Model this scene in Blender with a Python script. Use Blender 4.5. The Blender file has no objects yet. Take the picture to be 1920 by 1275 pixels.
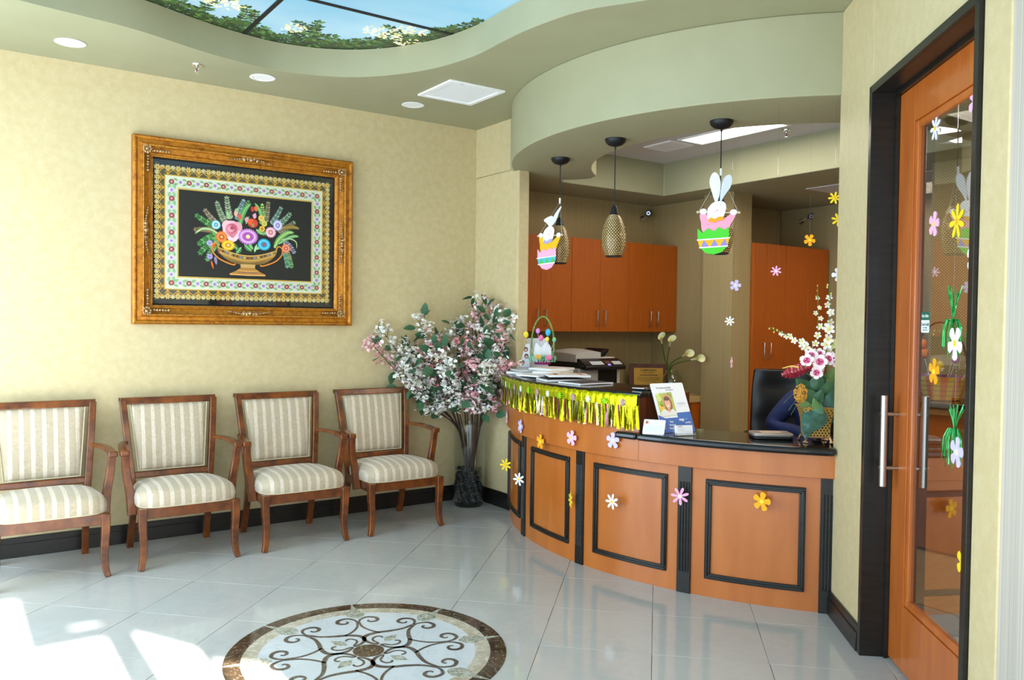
# reception lobby
EXPO, SUNE, L_W, L_S, L_O, SKYE = 0.13, 44.0, 128, 52, 42, 0.95
import bpy, bmesh, math, random
from math import sin, cos, pi, radians, atan2, hypot, sqrt
from mathutils import Matrix, Vector
from mathutils.geometry import tessellate_polygon
SC = bpy.context.scene
COL = SC.collection
# ---------------------------------------------------------------- camera, world, sun, exposure
def look_axes():
    pitch, roll, a = radians(1.320065), radians(0.742922), radians(55.027138)
    F = Vector((0, cos(pitch), -sin(pitch))); R = Vector((1, 0, 0)); U = R.cross(F)
    R2 = cos(roll)*R + sin(roll)*U; U2 = -sin(roll)*R + cos(roll)*U
    d1 = Vector((sin(a), cos(a), 0)); d2 = Vector((-d1.y, d1.x, 0))
    w = lambda p: Vector((p.dot(d1), p.dot(d2), p.z))
    return w(F), w(R2), w(U2)
FW, RT, UP = look_axes()
cam = bpy.data.cameras.new('camera'); cam.sensor_width = 36; cam.lens = 1539.70*36/1920
cam.clip_start = .02
co = bpy.data.objects.new('camera', cam); COL.objects.link(co); SC.camera = co
m = Matrix.Identity(4)
for i in range(3): m[i][0], m[i][1], m[i][2] = RT[i], UP[i], -FW[i]
m[2][3] = 1.45
co.matrix_world = m
SC.view_settings.view_transform = 'Standard'; SC.view_settings.look = 'None'
SC.view_settings.gamma = 1; SC.view_settings.use_curve_mapping = False
SC.view_settings.exposure = EXPO
W = bpy.data.worlds.new('world'); SC.world = W; W.use_nodes = True
bg = W.node_tree.nodes['Background']; bg.inputs[0].default_value = (.78, .89, 1, 1); bg.inputs[1].default_value = 1.6
def area(name, loc, rot, sx, sy, power, col):
    l = bpy.data.lights.new(name, 'AREA'); l.shape = 'RECTANGLE'; l.size = sx; l.size_y = sy; l.energy = power; l.color = col
    o = bpy.data.objects.new(name, l); COL.objects.link(o); o.location = loc; o.rotation_euler = rot; return o
sun = bpy.data.lights.new('sun', 'SUN'); sun.energy = SUNE; sun.angle = radians(.6); sun.color = (1, .97, .93)
so = bpy.data.objects.new('sun', sun); COL.objects.link(so)
so.rotation_euler = Vector((0, cos(radians(24.5)), -sin(radians(24.5)))).to_track_quat('-Z', 'Y').to_euler()
# daylight entering by the two glazed fronts (west beside the camera, south behind it)
area('daylight_west', (-.72, 2.2, 1.5), (0, -pi/2, 0), 2.5, 6.4, L_W, (.60, .80, 1))
area('daylight_west', (-.73, 4.55, 1.4), (0, -pi/2, 0), 2.5, 1.7, L_W*.38, (.66, .84, 1))  # second lamp added on the west front to whiten the wall's left end
area('daylight_south', (.9, -1.12, 1.5), (pi/2, 0, 0), 3.0, 2.5, L_S, (.95, .97, 1))
# office light: the first from the ceiling panel, the others unseen lamps added
area('office_light', (4.6, 3.9, 2.86), (0, 0, 0), .9, 1.6, L_O*.55, (1, .93, .82))
area('office_light', (4.6, 1.7, 2.56), (0, 0, 0), .55, 1.1, L_O*1.1, (1, .90, .76))  # added lamp without a fixture, brightens the office behind the door glass
area('office_light', (6.45, 3.4, 2.55), (0, 0, 0), .5, .8, L_O*.35, (1, .86, .70))  # added lamp without a fixture, brightens the hall past the pillar

# ---------------------------------------------------------------- helpers
def lin(h):
    if isinstance(h, str):
        h = h.lstrip('#'); c = [int(h[i:i+2], 16)/255 for i in (0, 2, 4)]
    else: c = h
    return tuple(x/12.92 if x <= .04045 else ((x+.055)/1.055)**2.4 for x in c)
class MB:
    def __init__(s): s.v = []; s.f = []; s.c = []; s.col = None; s.M = None
    def add(s, vs, fs):
        n = len(s.v); M = s.M
        if M is not None: vs = [M @ Vector(v) for v in vs]
        s.v += [tuple(v) for v in vs]; s.f += [tuple(i+n for i in f) for f in fs]; s.c += [s.col]*len(fs)
    def box(s, x0, x1, y0, y1, z0, z1):
        s.add([(x, y, z) for z in (z0, z1) for y in (y0, y1) for x in (x0, x1)],
              [(0, 2, 3, 1), (4, 5, 7, 6), (0, 1, 5, 4), (2, 6, 7, 3), (0, 4, 6, 2), (1, 3, 7, 5)])
    def prism(s, poly, a, b, ax='z'):
        f = {'z': lambda p, h: (p[0], p[1], h), 'y': lambda p, h: (p[0], h, p[1]), 'x': lambda p, h: (h, p[0], p[1])}[ax]
        n = len(poly)
        s.add([f(p, a) for p in poly]+[f(p, b) for p in poly],
              [tuple(range(n))[::-1], tuple(range(n, 2*n))]+[(i, (i+1) % n, n+(i+1) % n, n+i) for i in range(n)])
    def hprism(s, outer, holes, z0, z1):
        loops = [outer]+holes; pts = [p for l in loops for p in l]
        tris = tessellate_polygon([[Vector((p[0], p[1], 0)) for p in l] for l in loops]); n = len(pts)
        fs = [tuple(t) for t in tris]+[tuple(i+n for i in t) for t in tris]; k = 0
        for l in loops:
            m_ = len(l); fs += [(k+i, k+(i+1) % m_, n+k+(i+1) % m_, n+k+i) for i in range(m_)]; k += m_
        s.add([(p[0], p[1], z0) for p in pts]+[(p[0], p[1], z1) for p in pts], fs)
    def tube(s, pts, r, n=8, cap=True, sq=None, closed=False):
        pts = [Vector(p) for p in pts]; m_ = len(pts)
        if not isinstance(r, (list, tuple)): r = [r]*m_
        vs = []; prev = None
        for i, p in enumerate(pts):
            if closed: t = (pts[(i+1) % m_]-pts[i-1])
            else: t = (pts[min(i+1, m_-1)]-pts[max(i-1, 0)])
            t.normalize()
            if prev is None:
                a = Vector((0, 0, 1)) if abs(t.z) < .9 else Vector((1, 0, 0))
                prev = t.cross(a).normalized()
            u = (prev-t*prev.dot(t))
            if u.length < 1e-6: u = t.orthogonal()
            u.normalize(); prev = u; w = t.cross(u)
            for k in range(n):
                an = 2*pi*k/n+(pi/n if sq else 0)
                if sq: # rectangular section sq=(half u, half w) scaled by r
                    x, y = [(1, 1), (-1, 1), (-1, -1), (1, -1)][k]
                    vs.append(p+u*(x*sq[0]*r[i])+w*(y*sq[1]*r[i]))
                else: vs.append(p+u*(cos(an)*r[i])+w*(sin(an)*r[i]))
        fs = []
        for i in range(m_ if closed else m_-1):
            j = (i+1) % m_
            fs += [(i*n+k, i*n+(k+1) % n, j*n+(k+1) % n, j*n+k) for k in range(n)]
        if cap and not closed: fs += [tuple(range(n))[::-1], tuple((m_-1)*n+k for k in range(n))]
        s.add(vs, fs)
    def lathe(s, prof, n=24, c=(0, 0, 0), close=False):
        vs = [(c[0]+r*cos(2*pi*k/n), c[1]+r*sin(2*pi*k/n), c[2]+z) for r, z in prof for k in range(n)]
        m_ = len(prof); fs = [(i*n+k, i*n+(k+1) % n, ((i+1) % m_)*n+(k+1) % n, ((i+1) % m_)*n+k) for i in range(m_ if close else m_-1) for k in range(n)]
        if not close:
            if prof[0][0] > 1e-5: fs.append(tuple(range(n))[::-1])
            if prof[-1][0] > 1e-5: fs.append(tuple((m_-1)*n+k for k in range(n)))
        s.add(vs, fs)
    def grid(s, fn, nu, nv, wu=False):
        vs = [fn(i/(nu if wu else nu-1), j/(nv-1)) for j in range(nv) for i in range(nu)]
        fs = [(j*nu+i, j*nu+(i+1) % nu, (j+1)*nu+(i+1) % nu, (j+1)*nu+i) for j in range(nv-1) for i in range(nu if wu else nu-1)]
        s.add(vs, fs)
    def ell(s, c, r, n=12, m_=8):
        vs = [(c[0], c[1], c[2]-r[2])]
        for j in range(1, m_):
            a = -pi/2+pi*j/m_
            vs += [(c[0]+r[0]*cos(a)*cos(2*pi*k/n), c[1]+r[1]*cos(a)*sin(2*pi*k/n), c[2]+r[2]*sin(a)) for k in range(n)]
        vs.append((c[0], c[1], c[2]+r[2])); e = len(vs)-1
        fs = [(0, 1+(k+1) % n, 1+k) for k in range(n)]
        fs += [(1+j*n+k, 1+j*n+(k+1) % n, 1+(j+1)*n+(k+1) % n, 1+(j+1)*n+k) for j in range(m_-2) for k in range(n)]
        fs += [(e, 1+(m_-2)*n+k, 1+(m_-2)*n+(k+1) % n) for k in range(n)]
        s.add(vs, fs)
    def arc(s, c, R0, R1, a0, a1, z0, z1, step=1.0):   # solid block bent round a vertical axis, degrees
        n = max(1, int(abs(a1-a0)/step+.5)); vs = []
        for i in range(n+1):
            a = radians(a0+(a1-a0)*i/n)
            for R, z in ((R0, z0), (R1, z0), (R1, z1), (R0, z1)): vs.append((c[0]+R*cos(a), c[1]+R*sin(a), z))
        fs = [(i*4+k, i*4+(k+1) % 4, i*4+4+(k+1) % 4, i*4+4+k) for i in range(n) for k in range(4)]
        s.add(vs, fs+[(0, 3, 2, 1), (n*4, n*4+1, n*4+2, n*4+3)])
    def build(s, name, mt, parent=None, bev=0, seg=2, ang=35, smooth=True, recalc=True, sub=0, label=None):
        me = bpy.data.meshes.new(name); me.from_pydata(s.v, [], s.f)
        if recalc:
            bm = bmesh.new(); bm.from_mesh(me); bmesh.ops.recalc_face_normals(bm, faces=bm.faces); bm.to_mesh(me); bm.free()
        if any(c is not None for c in s.c):
            at = me.color_attributes.new('Col', 'FLOAT_COLOR', 'CORNER'); k = 0; d = []
            for p, c in zip(me.polygons, s.c):
                c = c or (1, 1, 1); d += [c[0], c[1], c[2], 1]*p.loop_total
            if len(d) != len(me.loops)*4: print('BAD', name, len(d), len(me.loops)*4, len(s.f), len(s.c), len(me.polygons))
            at.data.foreach_set('color', d)
        if smooth:
            me.polygons.foreach_set('use_smooth', [True]*len(me.polygons)); me.set_sharp_from_angle(angle=radians(ang))
        me.materials.append(mt); me.update()
        o = bpy.data.objects.new(name, me); COL.objects.link(o)
        if parent: o.parent = parent
        if bev:
            b = o.modifiers.new('bevel', 'BEVEL'); b.width = bev; b.segments = seg; b.limit_method = 'ANGLE'; b.angle_limit = radians(40)
        if sub:
            b = o.modifiers.new('sub', 'SUBSURF'); b.levels = sub; b.render_levels = sub
        if label: o['label'] = label
        return o
def tag(o, label, cat, group=None, kind=None):
    o['label'] = label; o['category'] = cat
    if group: o['group'] = group
    if kind: o['kind'] = kind
    return o
def thing(name, label, cat, loc=(0, 0, 0), rz=0, group=None):
    o = bpy.data.objects.new(name, None); COL.objects.link(o); o.location = loc; o.rotation_euler = (0, 0, rz); o.empty_display_size = .05
    return tag(o, label, cat, group)
def struct(o, kind='structure'): o['kind'] = kind; return o
def dup(root, label=None, loc=None, rz=None):
    def cp(o, par):
        c = o.copy(); COL.objects.link(c)
        if par is not None: c.parent = par
        for ch in list(o.children): cp(ch, c)
        return c
    r = cp(root, None)
    if loc is not None: r.location = loc
    if rz is not None: r.rotation_euler[2] = rz
    if label: r['label'] = label
    return r
def one(name, mt, parent=None, **k):   # decorator-free shortcut: box list
    pass
def boxes(name, mt, lst, parent=None, M=None, **k):
    b = MB(); b.M = M
    for q in lst: b.box(*q)
    return b.build(name, mt, parent, **k)
def catmull(P, n=8, closed=True):
    out = []; N = len(P)
    for i in range(N if closed else N-1):
        p = [P[(i+j) % N] if closed else P[min(max(i+j, 0), N-1)] for j in (-1, 0, 1, 2)]
        for k in range(n):
            t = k/n; out.append(tuple(.5*((2*p[1][d])+(-p[0][d]+p[2][d])*t+(2*p[0][d]-5*p[1][d]+4*p[2][d]-p[3][d])*t*t+(-p[0][d]+3*p[1][d]-3*p[2][d]+p[3][d])*t**3) for d in range(len(P[0]))))
    if not closed: out.append(tuple(P[-1]))
    return out

# ---------------------------------------------------------------- materials
def newmat(name):
    mt = bpy.data.materials.new(name); mt.use_nodes = True; nt = mt.node_tree
    return mt, nt, nt.nodes['Principled BSDF']
def node(nt, t, **k):
    n = nt.nodes.new(t)
    for a, v in k.items():
        if a.startswith('_'): n.inputs[int(a[1:])].default_value = v
        else: setattr(n, a, v)
    return n
def coords(nt, scale=(1, 1, 1), rot=(0, 0, 0)):
    tc = node(nt, 'ShaderNodeTexCoord'); mp = node(nt, 'ShaderNodeMapping'); nt.links.new(tc.outputs['Object'], mp.inputs[0])
    mp.inputs['Scale'].default_value = scale; mp.inputs['Rotation'].default_value = rot; return mp.outputs[0]
def mixc(nt, fac, a, b, mode='MIX'):
    n = node(nt, 'ShaderNodeMix', data_type='RGBA', blend_type=mode)
    for i, x in ((0, fac), (6, a), (7, b)):
        if hasattr(x, 'links'): nt.links.new(x, n.inputs[i])
        elif i == 0: n.inputs[0].default_value = x
        else: n.inputs[i].default_value = (*x[:3], 1)
    return n.outputs[2]
def noise(nt, vec, scale, detail=3, rough=.55, lo=None, hi=None):
    n = node(nt, 'ShaderNodeTexNoise'); nt.links.new(vec, n.inputs['Vector']); n.inputs['Scale'].default_value = scale
    n.inputs['Detail'].default_value = detail; n.inputs['Roughness'].default_value = rough; o = n.outputs[0]
    if lo is not None:
        r = node(nt, 'ShaderNodeMapRange'); nt.links.new(o, r.inputs[0]); r.inputs[1].default_value = lo; r.inputs[2].default_value = hi; o = r.outputs[0]
    return o
def setp(p, **k):
    for a, v in k.items():
        p.inputs[a.replace('_', ' ')].default_value = v
def bump(nt, p, h, strength=.3, dist=.002):
    b = node(nt, 'ShaderNodeBump'); b.inputs['Strength'].default_value = strength; b.inputs['Distance'].default_value = dist
    nt.links.new(h, b.inputs['Height']); nt.links.new(b.outputs[0], p.inputs['Normal'])
def mat(name, col, rough=.5, metal=0, col2=None, sc=8, st=(1, 1, 1), lo=.35, hi=.65, bmp=0, bsc=60, bst=(1, 1, 1), spec=.5, coat=0, trans=0, ior=1.45, rot=(0, 0, 0), sss=0):
    mt, nt, p = newmat(name); c = lin(col)
    setp(p, Base_Color=(*c, 1), Roughness=rough, Metallic=metal, Specular_IOR_Level=spec, Coat_Weight=coat, Coat_Roughness=.12, Transmission_Weight=trans, IOR=ior)
    if col2 is not None:
        f = noise(nt, coords(nt, st, rot), sc, 4, .6, lo, hi); nt.links.new(mixc(nt, f, c, lin(col2)), p.inputs['Base Color'])
    if bmp: bump(nt, p, noise(nt, coords(nt, bst), bsc, 3), bmp)
    return mt
def emis(name, col, s):
    mt, nt, p = newmat(name); setp(p, Base_Color=(*lin(col), 1), Emission_Color=(*lin(col), 1), Emission_Strength=s); return mt
def vcol(name, rough=.6, metal=0, emit=0, spec=.4, trans=0, sheen=0):
    mt, nt, p = newmat(name); a = node(nt, 'ShaderNodeVertexColor'); a.layer_name = 'Col'
    nt.links.new(a.outputs[0], p.inputs['Base Color']); setp(p, Roughness=rough, Metallic=metal, Specular_IOR_Level=spec)
    if emit: nt.links.new(a.outputs[0], p.inputs['Emission Color']); setp(p, Emission_Strength=emit)
    return mt

def wallpaper():
    mt, nt, p = newmat('damask_wallpaper'); v = coords(nt)
    a = noise(nt, v, 22, 5, .62, .38, .64); b = noise(nt, v, 140, 2, .5, .3, .7)
    c = mixc(nt, a, lin('#bfad80'), lin('#cdbd94')); c = mixc(nt, b, c, lin('#c3b287')); nt.links.new(c, p.inputs['Base Color'])
    setp(p, Roughness=.55, Specular_IOR_Level=.35); bump(nt, p, b, .12, .001); return mt
def woven(name, c1, c2, c3, s=1.0):
    mt, nt, p = newmat(name); tc = node(nt, 'ShaderNodeTexCoord'); sp = node(nt, 'ShaderNodeSeparateXYZ'); nt.links.new(tc.outputs['Object'], sp.inputs[0])
    def line(o, fr):
        m1 = node(nt, 'ShaderNodeMath', operation='MULTIPLY', _1=fr); nt.links.new(o, m1.inputs[0])
        m2 = node(nt, 'ShaderNodeMath', operation='SINE'); nt.links.new(m1.outputs[0], m2.inputs[0]); return m2.outputs[0]
    ad = node(nt, 'ShaderNodeMath', operation='ADD'); nt.links.new(sp.outputs[0], ad.inputs[0]); nt.links.new(sp.outputs[1], ad.inputs[1])
    h = line(ad.outputs[0], 2*pi/(.011*s)); w = line(sp.outputs[2], 2*pi/(.010*s))
    mu = node(nt, 'ShaderNodeMath', operation='MULTIPLY'); nt.links.new(h, mu.inputs[0]); nt.links.new(w, mu.inputs[1])
    r = node(nt, 'ShaderNodeMapRange', _1=-.7, _2=.7); nt.links.new(mu.outputs[0], r.inputs[0])
    big = noise(nt, coords(nt, (30, 30, 1)), 1.4, 2, .5, .35, .65)
    c = mixc(nt, r.outputs[0], lin(c1), lin(c2)); c = mixc(nt, big, c, lin(c3), 'MIX')
    mx = mixc(nt, .45, mixc(nt, r.outputs[0], lin(c1), lin(c2)), c); nt.links.new(mx, p.inputs['Base Color'])
    setp(p, Roughness=.6, Specular_IOR_Level=.3); bump(nt, p, mu.outputs[0], .2, .001); return mt
def striped():
    mt, nt, p = newmat('striped_fabric'); tc = node(nt, 'ShaderNodeTexCoord'); sp = node(nt, 'ShaderNodeSeparateXYZ'); nt.links.new(tc.outputs['Object'], sp.inputs[0])
    ns = noise(nt, coords(nt), 45, 3); wob = node(nt, 'ShaderNodeMath', operation='MULTIPLY_ADD', _1=.006, _2=0.0); nt.links.new(ns, wob.inputs[0])
    ad = node(nt, 'ShaderNodeMath', operation='ADD'); nt.links.new(sp.outputs[0], ad.inputs[0]); nt.links.new(wob.outputs[0], ad.inputs[1])
    m1 = node(nt, 'ShaderNodeMath', operation='MULTIPLY', _1=2*pi/.0585); nt.links.new(ad.outputs[0], m1.inputs[0])
    m2 = node(nt, 'ShaderNodeMath', operation='SINE'); nt.links.new(m1.outputs[0], m2.inputs[0])
    r = node(nt, 'ShaderNodeMapRange', _1=.30, _2=.48); nt.links.new(m2.outputs[0], r.inputs[0])
    g = noise(nt, coords(nt), 70, 4, .7, .35, .65); g2 = noise(nt, coords(nt), 30, 3, .6, .4, .6)
    base = mixc(nt, g2, mixc(nt, g, lin('#a6967a'), lin('#b8a98f')), lin('#af9f84'))
    pale = mixc(nt, g, lin('#c3b49c'), lin('#d3c6b2'))
    nt.links.new(mixc(nt, r.outputs[0], base, pale), p.inputs['Base Color'])
    rr = node(nt, 'ShaderNodeMapRange', _1=0, _2=1, _3=.75, _4=.42); nt.links.new(r.outputs[0], rr.inputs[0]); nt.links.new(rr.outputs[0], p.inputs['Roughness'])
    setp(p, Sheen_Weight=.25); bump(nt, p, g, .25, .002); return mt
def marble(name, c1, c2, cv, sc=7, rough=.12, vein=.035):
    mt, nt, p = newmat(name); v = coords(nt); a = noise(nt, v, sc, 6, .65, .35, .65)
    n = node(nt, 'ShaderNodeTexNoise'); nt.links.new(v, n.inputs['Vector']); n.inputs['Scale'].default_value = sc*1.6; n.inputs['Detail'].default_value = 6; n.inputs['Distortion'].default_value = 1.5
    s1 = node(nt, 'ShaderNodeMath', operation='SUBTRACT', _1=.5); nt.links.new(n.outputs[0], s1.inputs[0]); s2 = node(nt, 'ShaderNodeMath', operation='ABSOLUTE'); nt.links.new(s1.outputs[0], s2.inputs[0])
    r = node(nt, 'ShaderNodeMapRange', _1=0.0, _2=vein, _3=1, _4=0); nt.links.new(s2.outputs[0], r.inputs[0])
    nt.links.new(mixc(nt, r.outputs[0], mixc(nt, a, lin(c1), lin(c2)), lin(cv)), p.inputs['Base Color']); setp(p, Roughness=rough); return mt
M = {}
M['wall'] = wallpaper()
M['ribbed'] = mat('ribbed_wallpaper', '#8f897c', .6, col2='#aaa497', sc=4, st=(60, 60, .05), lo=.3, hi=.7, bmp=.3, bsc=4, bst=(60, 60, .1))
M['woven'] = woven('woven_wallpaper', '#75623a', '#bfab7c', '#968258', 2.0)
M['green'] = mat('sage_ceiling_paint', '#9f9d7d', .6, col2='#9b9979', sc=3, bmp=.05, bsc=90)
M['white_ceiling'] = mat('office_ceiling_paint', '#c9c8c8', .7)
M['black_trim'] = mat('black_lacquered_wood', '#14130f', .32, col2='#1f1d19', sc=6, st=(1, 1, 8), bmp=.05)
M['stone'] = mat('black_polished_stone', '#0b0c0e', .08, col2='#1a1c20', sc=60, lo=.55, hi=.75, coat=.3)
M['counter_wood'] = mat('amber_maple_veneer', '#aa5c1e', .28, col2='#ba6b2b', sc=3, st=(2.5, 2.5, .5), lo=.3, hi=.7, coat=.25)
M['cab_wood'] = mat('reddish_cherry_laminate', '#9a4808', .42, col2='#ab560c', sc=9, st=(9, 9, .4), lo=.3, hi=.7)
M['brown_wood'] = mat('dark_walnut_panel', '#47200c', .35, col2='#5a2a10', sc=5, st=(3, 3, .5))
M['door_wood'] = mat('door_cherry_veneer', '#a85218', .28, col2='#bd6724', sc=4, st=(4, 4, .6), lo=.3, hi=.7, coat=.3)
M['chair_wood'] = mat('chestnut_stained_wood', '#4e250b', .26, col2='#824414', sc=10, st=(1, 1, 1), lo=.35, hi=.7, coat=.35)
M['fabric'] = striped()
M['piping'] = mat('cream_piping', '#c9bd9c', .7)
M['tile'] = marble('pale_porcelain', '#b3b3ae', '#b7b7b2', '#b8b8b3', 2.2, .07, .05)
M['grout'] = mat('grey_grout', '#6f706c', .8)
M['emperador'] = marble('dark_brown_marble', '#2e2218', '#54402e', '#a08e76', 9, .08, .012)
M['travertine'] = marble('cream_travertine', '#a3977d', '#c0b8a4', '#cfcabd', 8, .1, .03)
M['field'] = marble('white_stone_field', '#c2c8ca', '#cbd0d1', '#bfc4c4', 3, .08, .03)
M['leafstone'] = marble('mottled_green_stone', '#8d8f7a', '#c6c6b8', '#5a5a48', 28, .15, .05)
M['scroll'] = marble('brown_inlay_stone', '#463c34', '#5c5148', '#857a6c', 14, .1, .02)
M['chrome'] = mat('polished_chrome', '#d9dadb', .12, 1)
M['steel'] = mat('brushed_steel', '#b9b7b1', .28, 1)
M['black_metal'] = mat('matt_black_metal', '#1b1c1e', .45, .3)
M['black_plastic'] = mat('black_plastic', '#101113', .35)
M['white'] = mat('white_enamel', '#f2f3f4', .4)
M['white_plastic'] = mat('off_white_plastic', '#b9b4ab', .4)
M['grey_plastic'] = mat('grey_plastic', '#8f8d8a', .4)
M['leather'] = mat('black_leather', '#0e0e10', .32, bmp=.25, bsc=140)
M['paper'] = mat('white_paper', '#e4e4e2', .6)
M['print'] = vcol('printed_card', .45)
M['paint'] = vcol('painted_craft_foam', .75)
M['thread'] = mat('embroidery_thread', '#c9a23a', .5)
M['art'] = vcol('coloured_silk_thread', .55, spec=.5)
M['velvet'] = mat('black_velvet', '#101110', .9)
M['gold'] = mat('antique_gold_leaf', '#b9781c', .42, .4, col2='#84480c', sc=30, lo=.4, hi=.75, bmp=.3, bsc=70)
M['gold_edge'] = mat('bright_gold_leaf', '#d9a04a', .35, .5, col2='#a8691f', sc=60)
M['gilt'] = mat('pale_gilt_ornament', '#c7a878', .35, .6, col2='#7d5026', sc=60)
M['leaf'] = mat('dark_silk_leaf', '#2c4f34', .5, col2='#3d6644', sc=20)
M['leaf2'] = mat('blue_green_leaf', '#27463a', .45, col2='#3a6152', sc=25)
M['leaf_edge'] = mat('mid_green_leaf', '#4b6f3c', .5, col2='#6d8c50', sc=25)
M['stem'] = mat('dark_brown_twig', '#2b1b16', .6, col2='#43302a', sc=60, bmp=.4, bsc=80)
M['green_stem'] = mat('green_flower_stem', '#4c6a22', .5)
M['petal'] = vcol('silk_petal', .7)
M['pebble'] = mat('black_river_stone', '#141517', .12, col2='#35373b', sc=14)
M['tan_top'] = mat('tan_laminate', '#b79a63', .4)
M['navy'] = mat('navy_knit', '#101c44', .85, col2='#182755', sc=25, bmp=.4, bsc=150)
M['skin'] = mat('skin', '#c58f70', .5)
M['hair'] = mat('dark_brown_hair', '#23160f', .5, bmp=.4, bsc=90)
M['fixture'] = emis('lit_diffuser', '#fff6e6', 3.2)
def glassmat(name, tint=(1, 1, 1), rough=0.0, ior=1.45):
    mt, nt, p = newmat(name); setp(p, Base_Color=(*tint, 1), Transmission_Weight=1, Roughness=rough, IOR=ior); return mt
M['glass'] = glassmat('clear_glass', (.97, .99, .98))
def thin_glass(name, refl, tint, k=1.6):
    mt, nt, p = newmat(name); nt.nodes.remove(p); out = nt.nodes['Material Output']
    g = node(nt, 'ShaderNodeBsdfGlossy'); g.inputs['Roughness'].default_value = .0; g.inputs[0].default_value = (1, 1, 1, 1)
    t = node(nt, 'ShaderNodeBsdfTransparent'); t.inputs[0].default_value = (*tint, 1)
    lw = node(nt, 'ShaderNodeLayerWeight'); lw.inputs[0].default_value = .5
    pw = node(nt, 'ShaderNodeMath', operation='POWER', _1=4.6); nt.links.new(lw.outputs['Facing'], pw.inputs[0])
    ad = node(nt, 'ShaderNodeMath', operation='MULTIPLY_ADD', use_clamp=True, _1=k, _2=refl+.04); nt.links.new(pw.outputs[0], ad.inputs[0])
    mx = node(nt, 'ShaderNodeMixShader'); nt.links.new(ad.outputs[0], mx.inputs[0]); nt.links.new(t.outputs[0], mx.inputs[1]); nt.links.new(g.outputs[0], mx.inputs[2])
    nt.links.new(mx.outputs[0], out.inputs[0]); return mt
M['door_glass'] = thin_glass('coated_door_glass', .05, (.84, .84, .82), 1.15)
M['pic_glass'] = thin_glass('picture_glass', .0, (.98, .98, .98), .45)
M['vase_glass'] = thin_glass('thin_clear_glass', .0, (.93, .95, .94), 1.3)
M['acrylic'] = thin_glass('clear_acrylic', .05, (.92, .93, .94))
M['tape'] = thin_glass('clear_thread', .0, (.8, .8, .8))
def foil(name, c, c2):
    mt, nt, p = newmat(name); f = noise(nt, coords(nt, (60, 60, 2)), 1.5, 2, .5, .4, .6)
    nt.links.new(mixc(nt, f, lin(c), lin(c2)), p.inputs['Base Color']); setp(p, Roughness=.18, Metallic=.85); bump(nt, p, noise(nt, coords(nt, (1, 1, .4)), 90, 2), .5, .004); return mt
M['foil_yellow'] = foil('yellow_green_foil', '#b8c400', '#dce61c')
M['foil_gold'] = foil('gold_foil', '#8c8a10', '#c0b020')
M['foil_pink'] = foil('pink_foil', '#c24a90', '#e07ab4')
M['foil_white'] = foil('iridescent_foil', '#dfe6b0', '#f2f0e4')
M['foil_green'] = foil('emerald_foil', '#16a043', '#62dc86'); M['foil_green'].node_tree.nodes['Principled BSDF'].inputs['Metallic'].default_value = .35
def shade_glass():
    mt, nt, p = newmat('amber_mosaic_glass'); tc = node(nt, 'ShaderNodeTexCoord'); br = node(nt, 'ShaderNodeTexBrick')
    mp = node(nt, 'ShaderNodeMapping'); nt.links.new(tc.outputs['UV'], mp.inputs[0]); nt.links.new(mp.outputs[0], br.inputs['Vector'])
    br.inputs['Scale'].default_value = 1; br.inputs['Color1'].default_value = (*lin('#c9ad6e'), 1); br.inputs['Color2'].default_value = (*lin('#e6d7ae'), 1); br.inputs['Mortar'].default_value = (*lin('#2a1a08'), 1)
    return mt
# ---------------------------------------------------------------- room shell
ZC, ZS = 3.0, 2.59
KP = Vector((3.681, 2.44)); DU = Vector((-.6617, -.7498)); DN = Vector((.7498, -.6617))
MD = Matrix(((DU.x, DN.x, 0, KP.x), (DU.y, DN.y, 0, KP.y), (0, 0, 1, 0), (0, 0, 0, 1)))     # door-wall frame: s along, t behind, z
CC = (5.295, 3.834); CR = 2.142                       # counter centre and panel radius
def pol(R, a, c=CC): return (c[0]+R*cos(radians(a)), c[1]+R*sin(radians(a)))
floor = struct(boxes('floor', M['grout'], [(-.8, 8.2, -1.4, 5.95, -.12, -.0025)], smooth=False))
# polished tiles laid on the diagonal, each its own slab
P_ = .4965; q2 = sqrt(.5)
tb = MB(); hw = P_/2-.0011; tb.box(-hw, hw, -hw, hw, -.008, 0)
t0 = tb.build('floor_tile', M['tile'], floor, bev=.0008, seg=1)
first = True; rnd = random.Random(4)
def in_room(x, y):
    if not (-.9 < x < 3.85 and -1.2 < y < 5.9): return False
    if hypot(x-CC[0], y-CC[1]) < CR-.38: return False
    s_ = (Vector((x, y))-KP); return s_.dot(DN) < .45
for i in range(-14, 12):
    for j in range(-8, 20):
        a = (i+.5)*P_+.0; b = 4.115-8*P_+(j+.5)*P_
        x = (a+b)*q2; y = (b-a)*q2                      # a=(x-y)/sqrt2, b=(x+y)/sqrt2
        if not in_room(x, y): continue
        t = t0 if first else t0.copy()
        if not first: COL.objects.link(t)
        first = False; t.location = (x, y, 0); t.rotation_euler = (0, 0, radians(45)+rnd.choice((0, pi/2, pi, -pi/2)))
struct(boxes('floor_office', mat('beige_wood_floor', '#a08a68', .35, col2='#8b7553', sc=3, st=(1, 10, 1)), [(4.2, 8.1, -1.2, 5.83, -.002, .001)], smooth=False))

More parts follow.
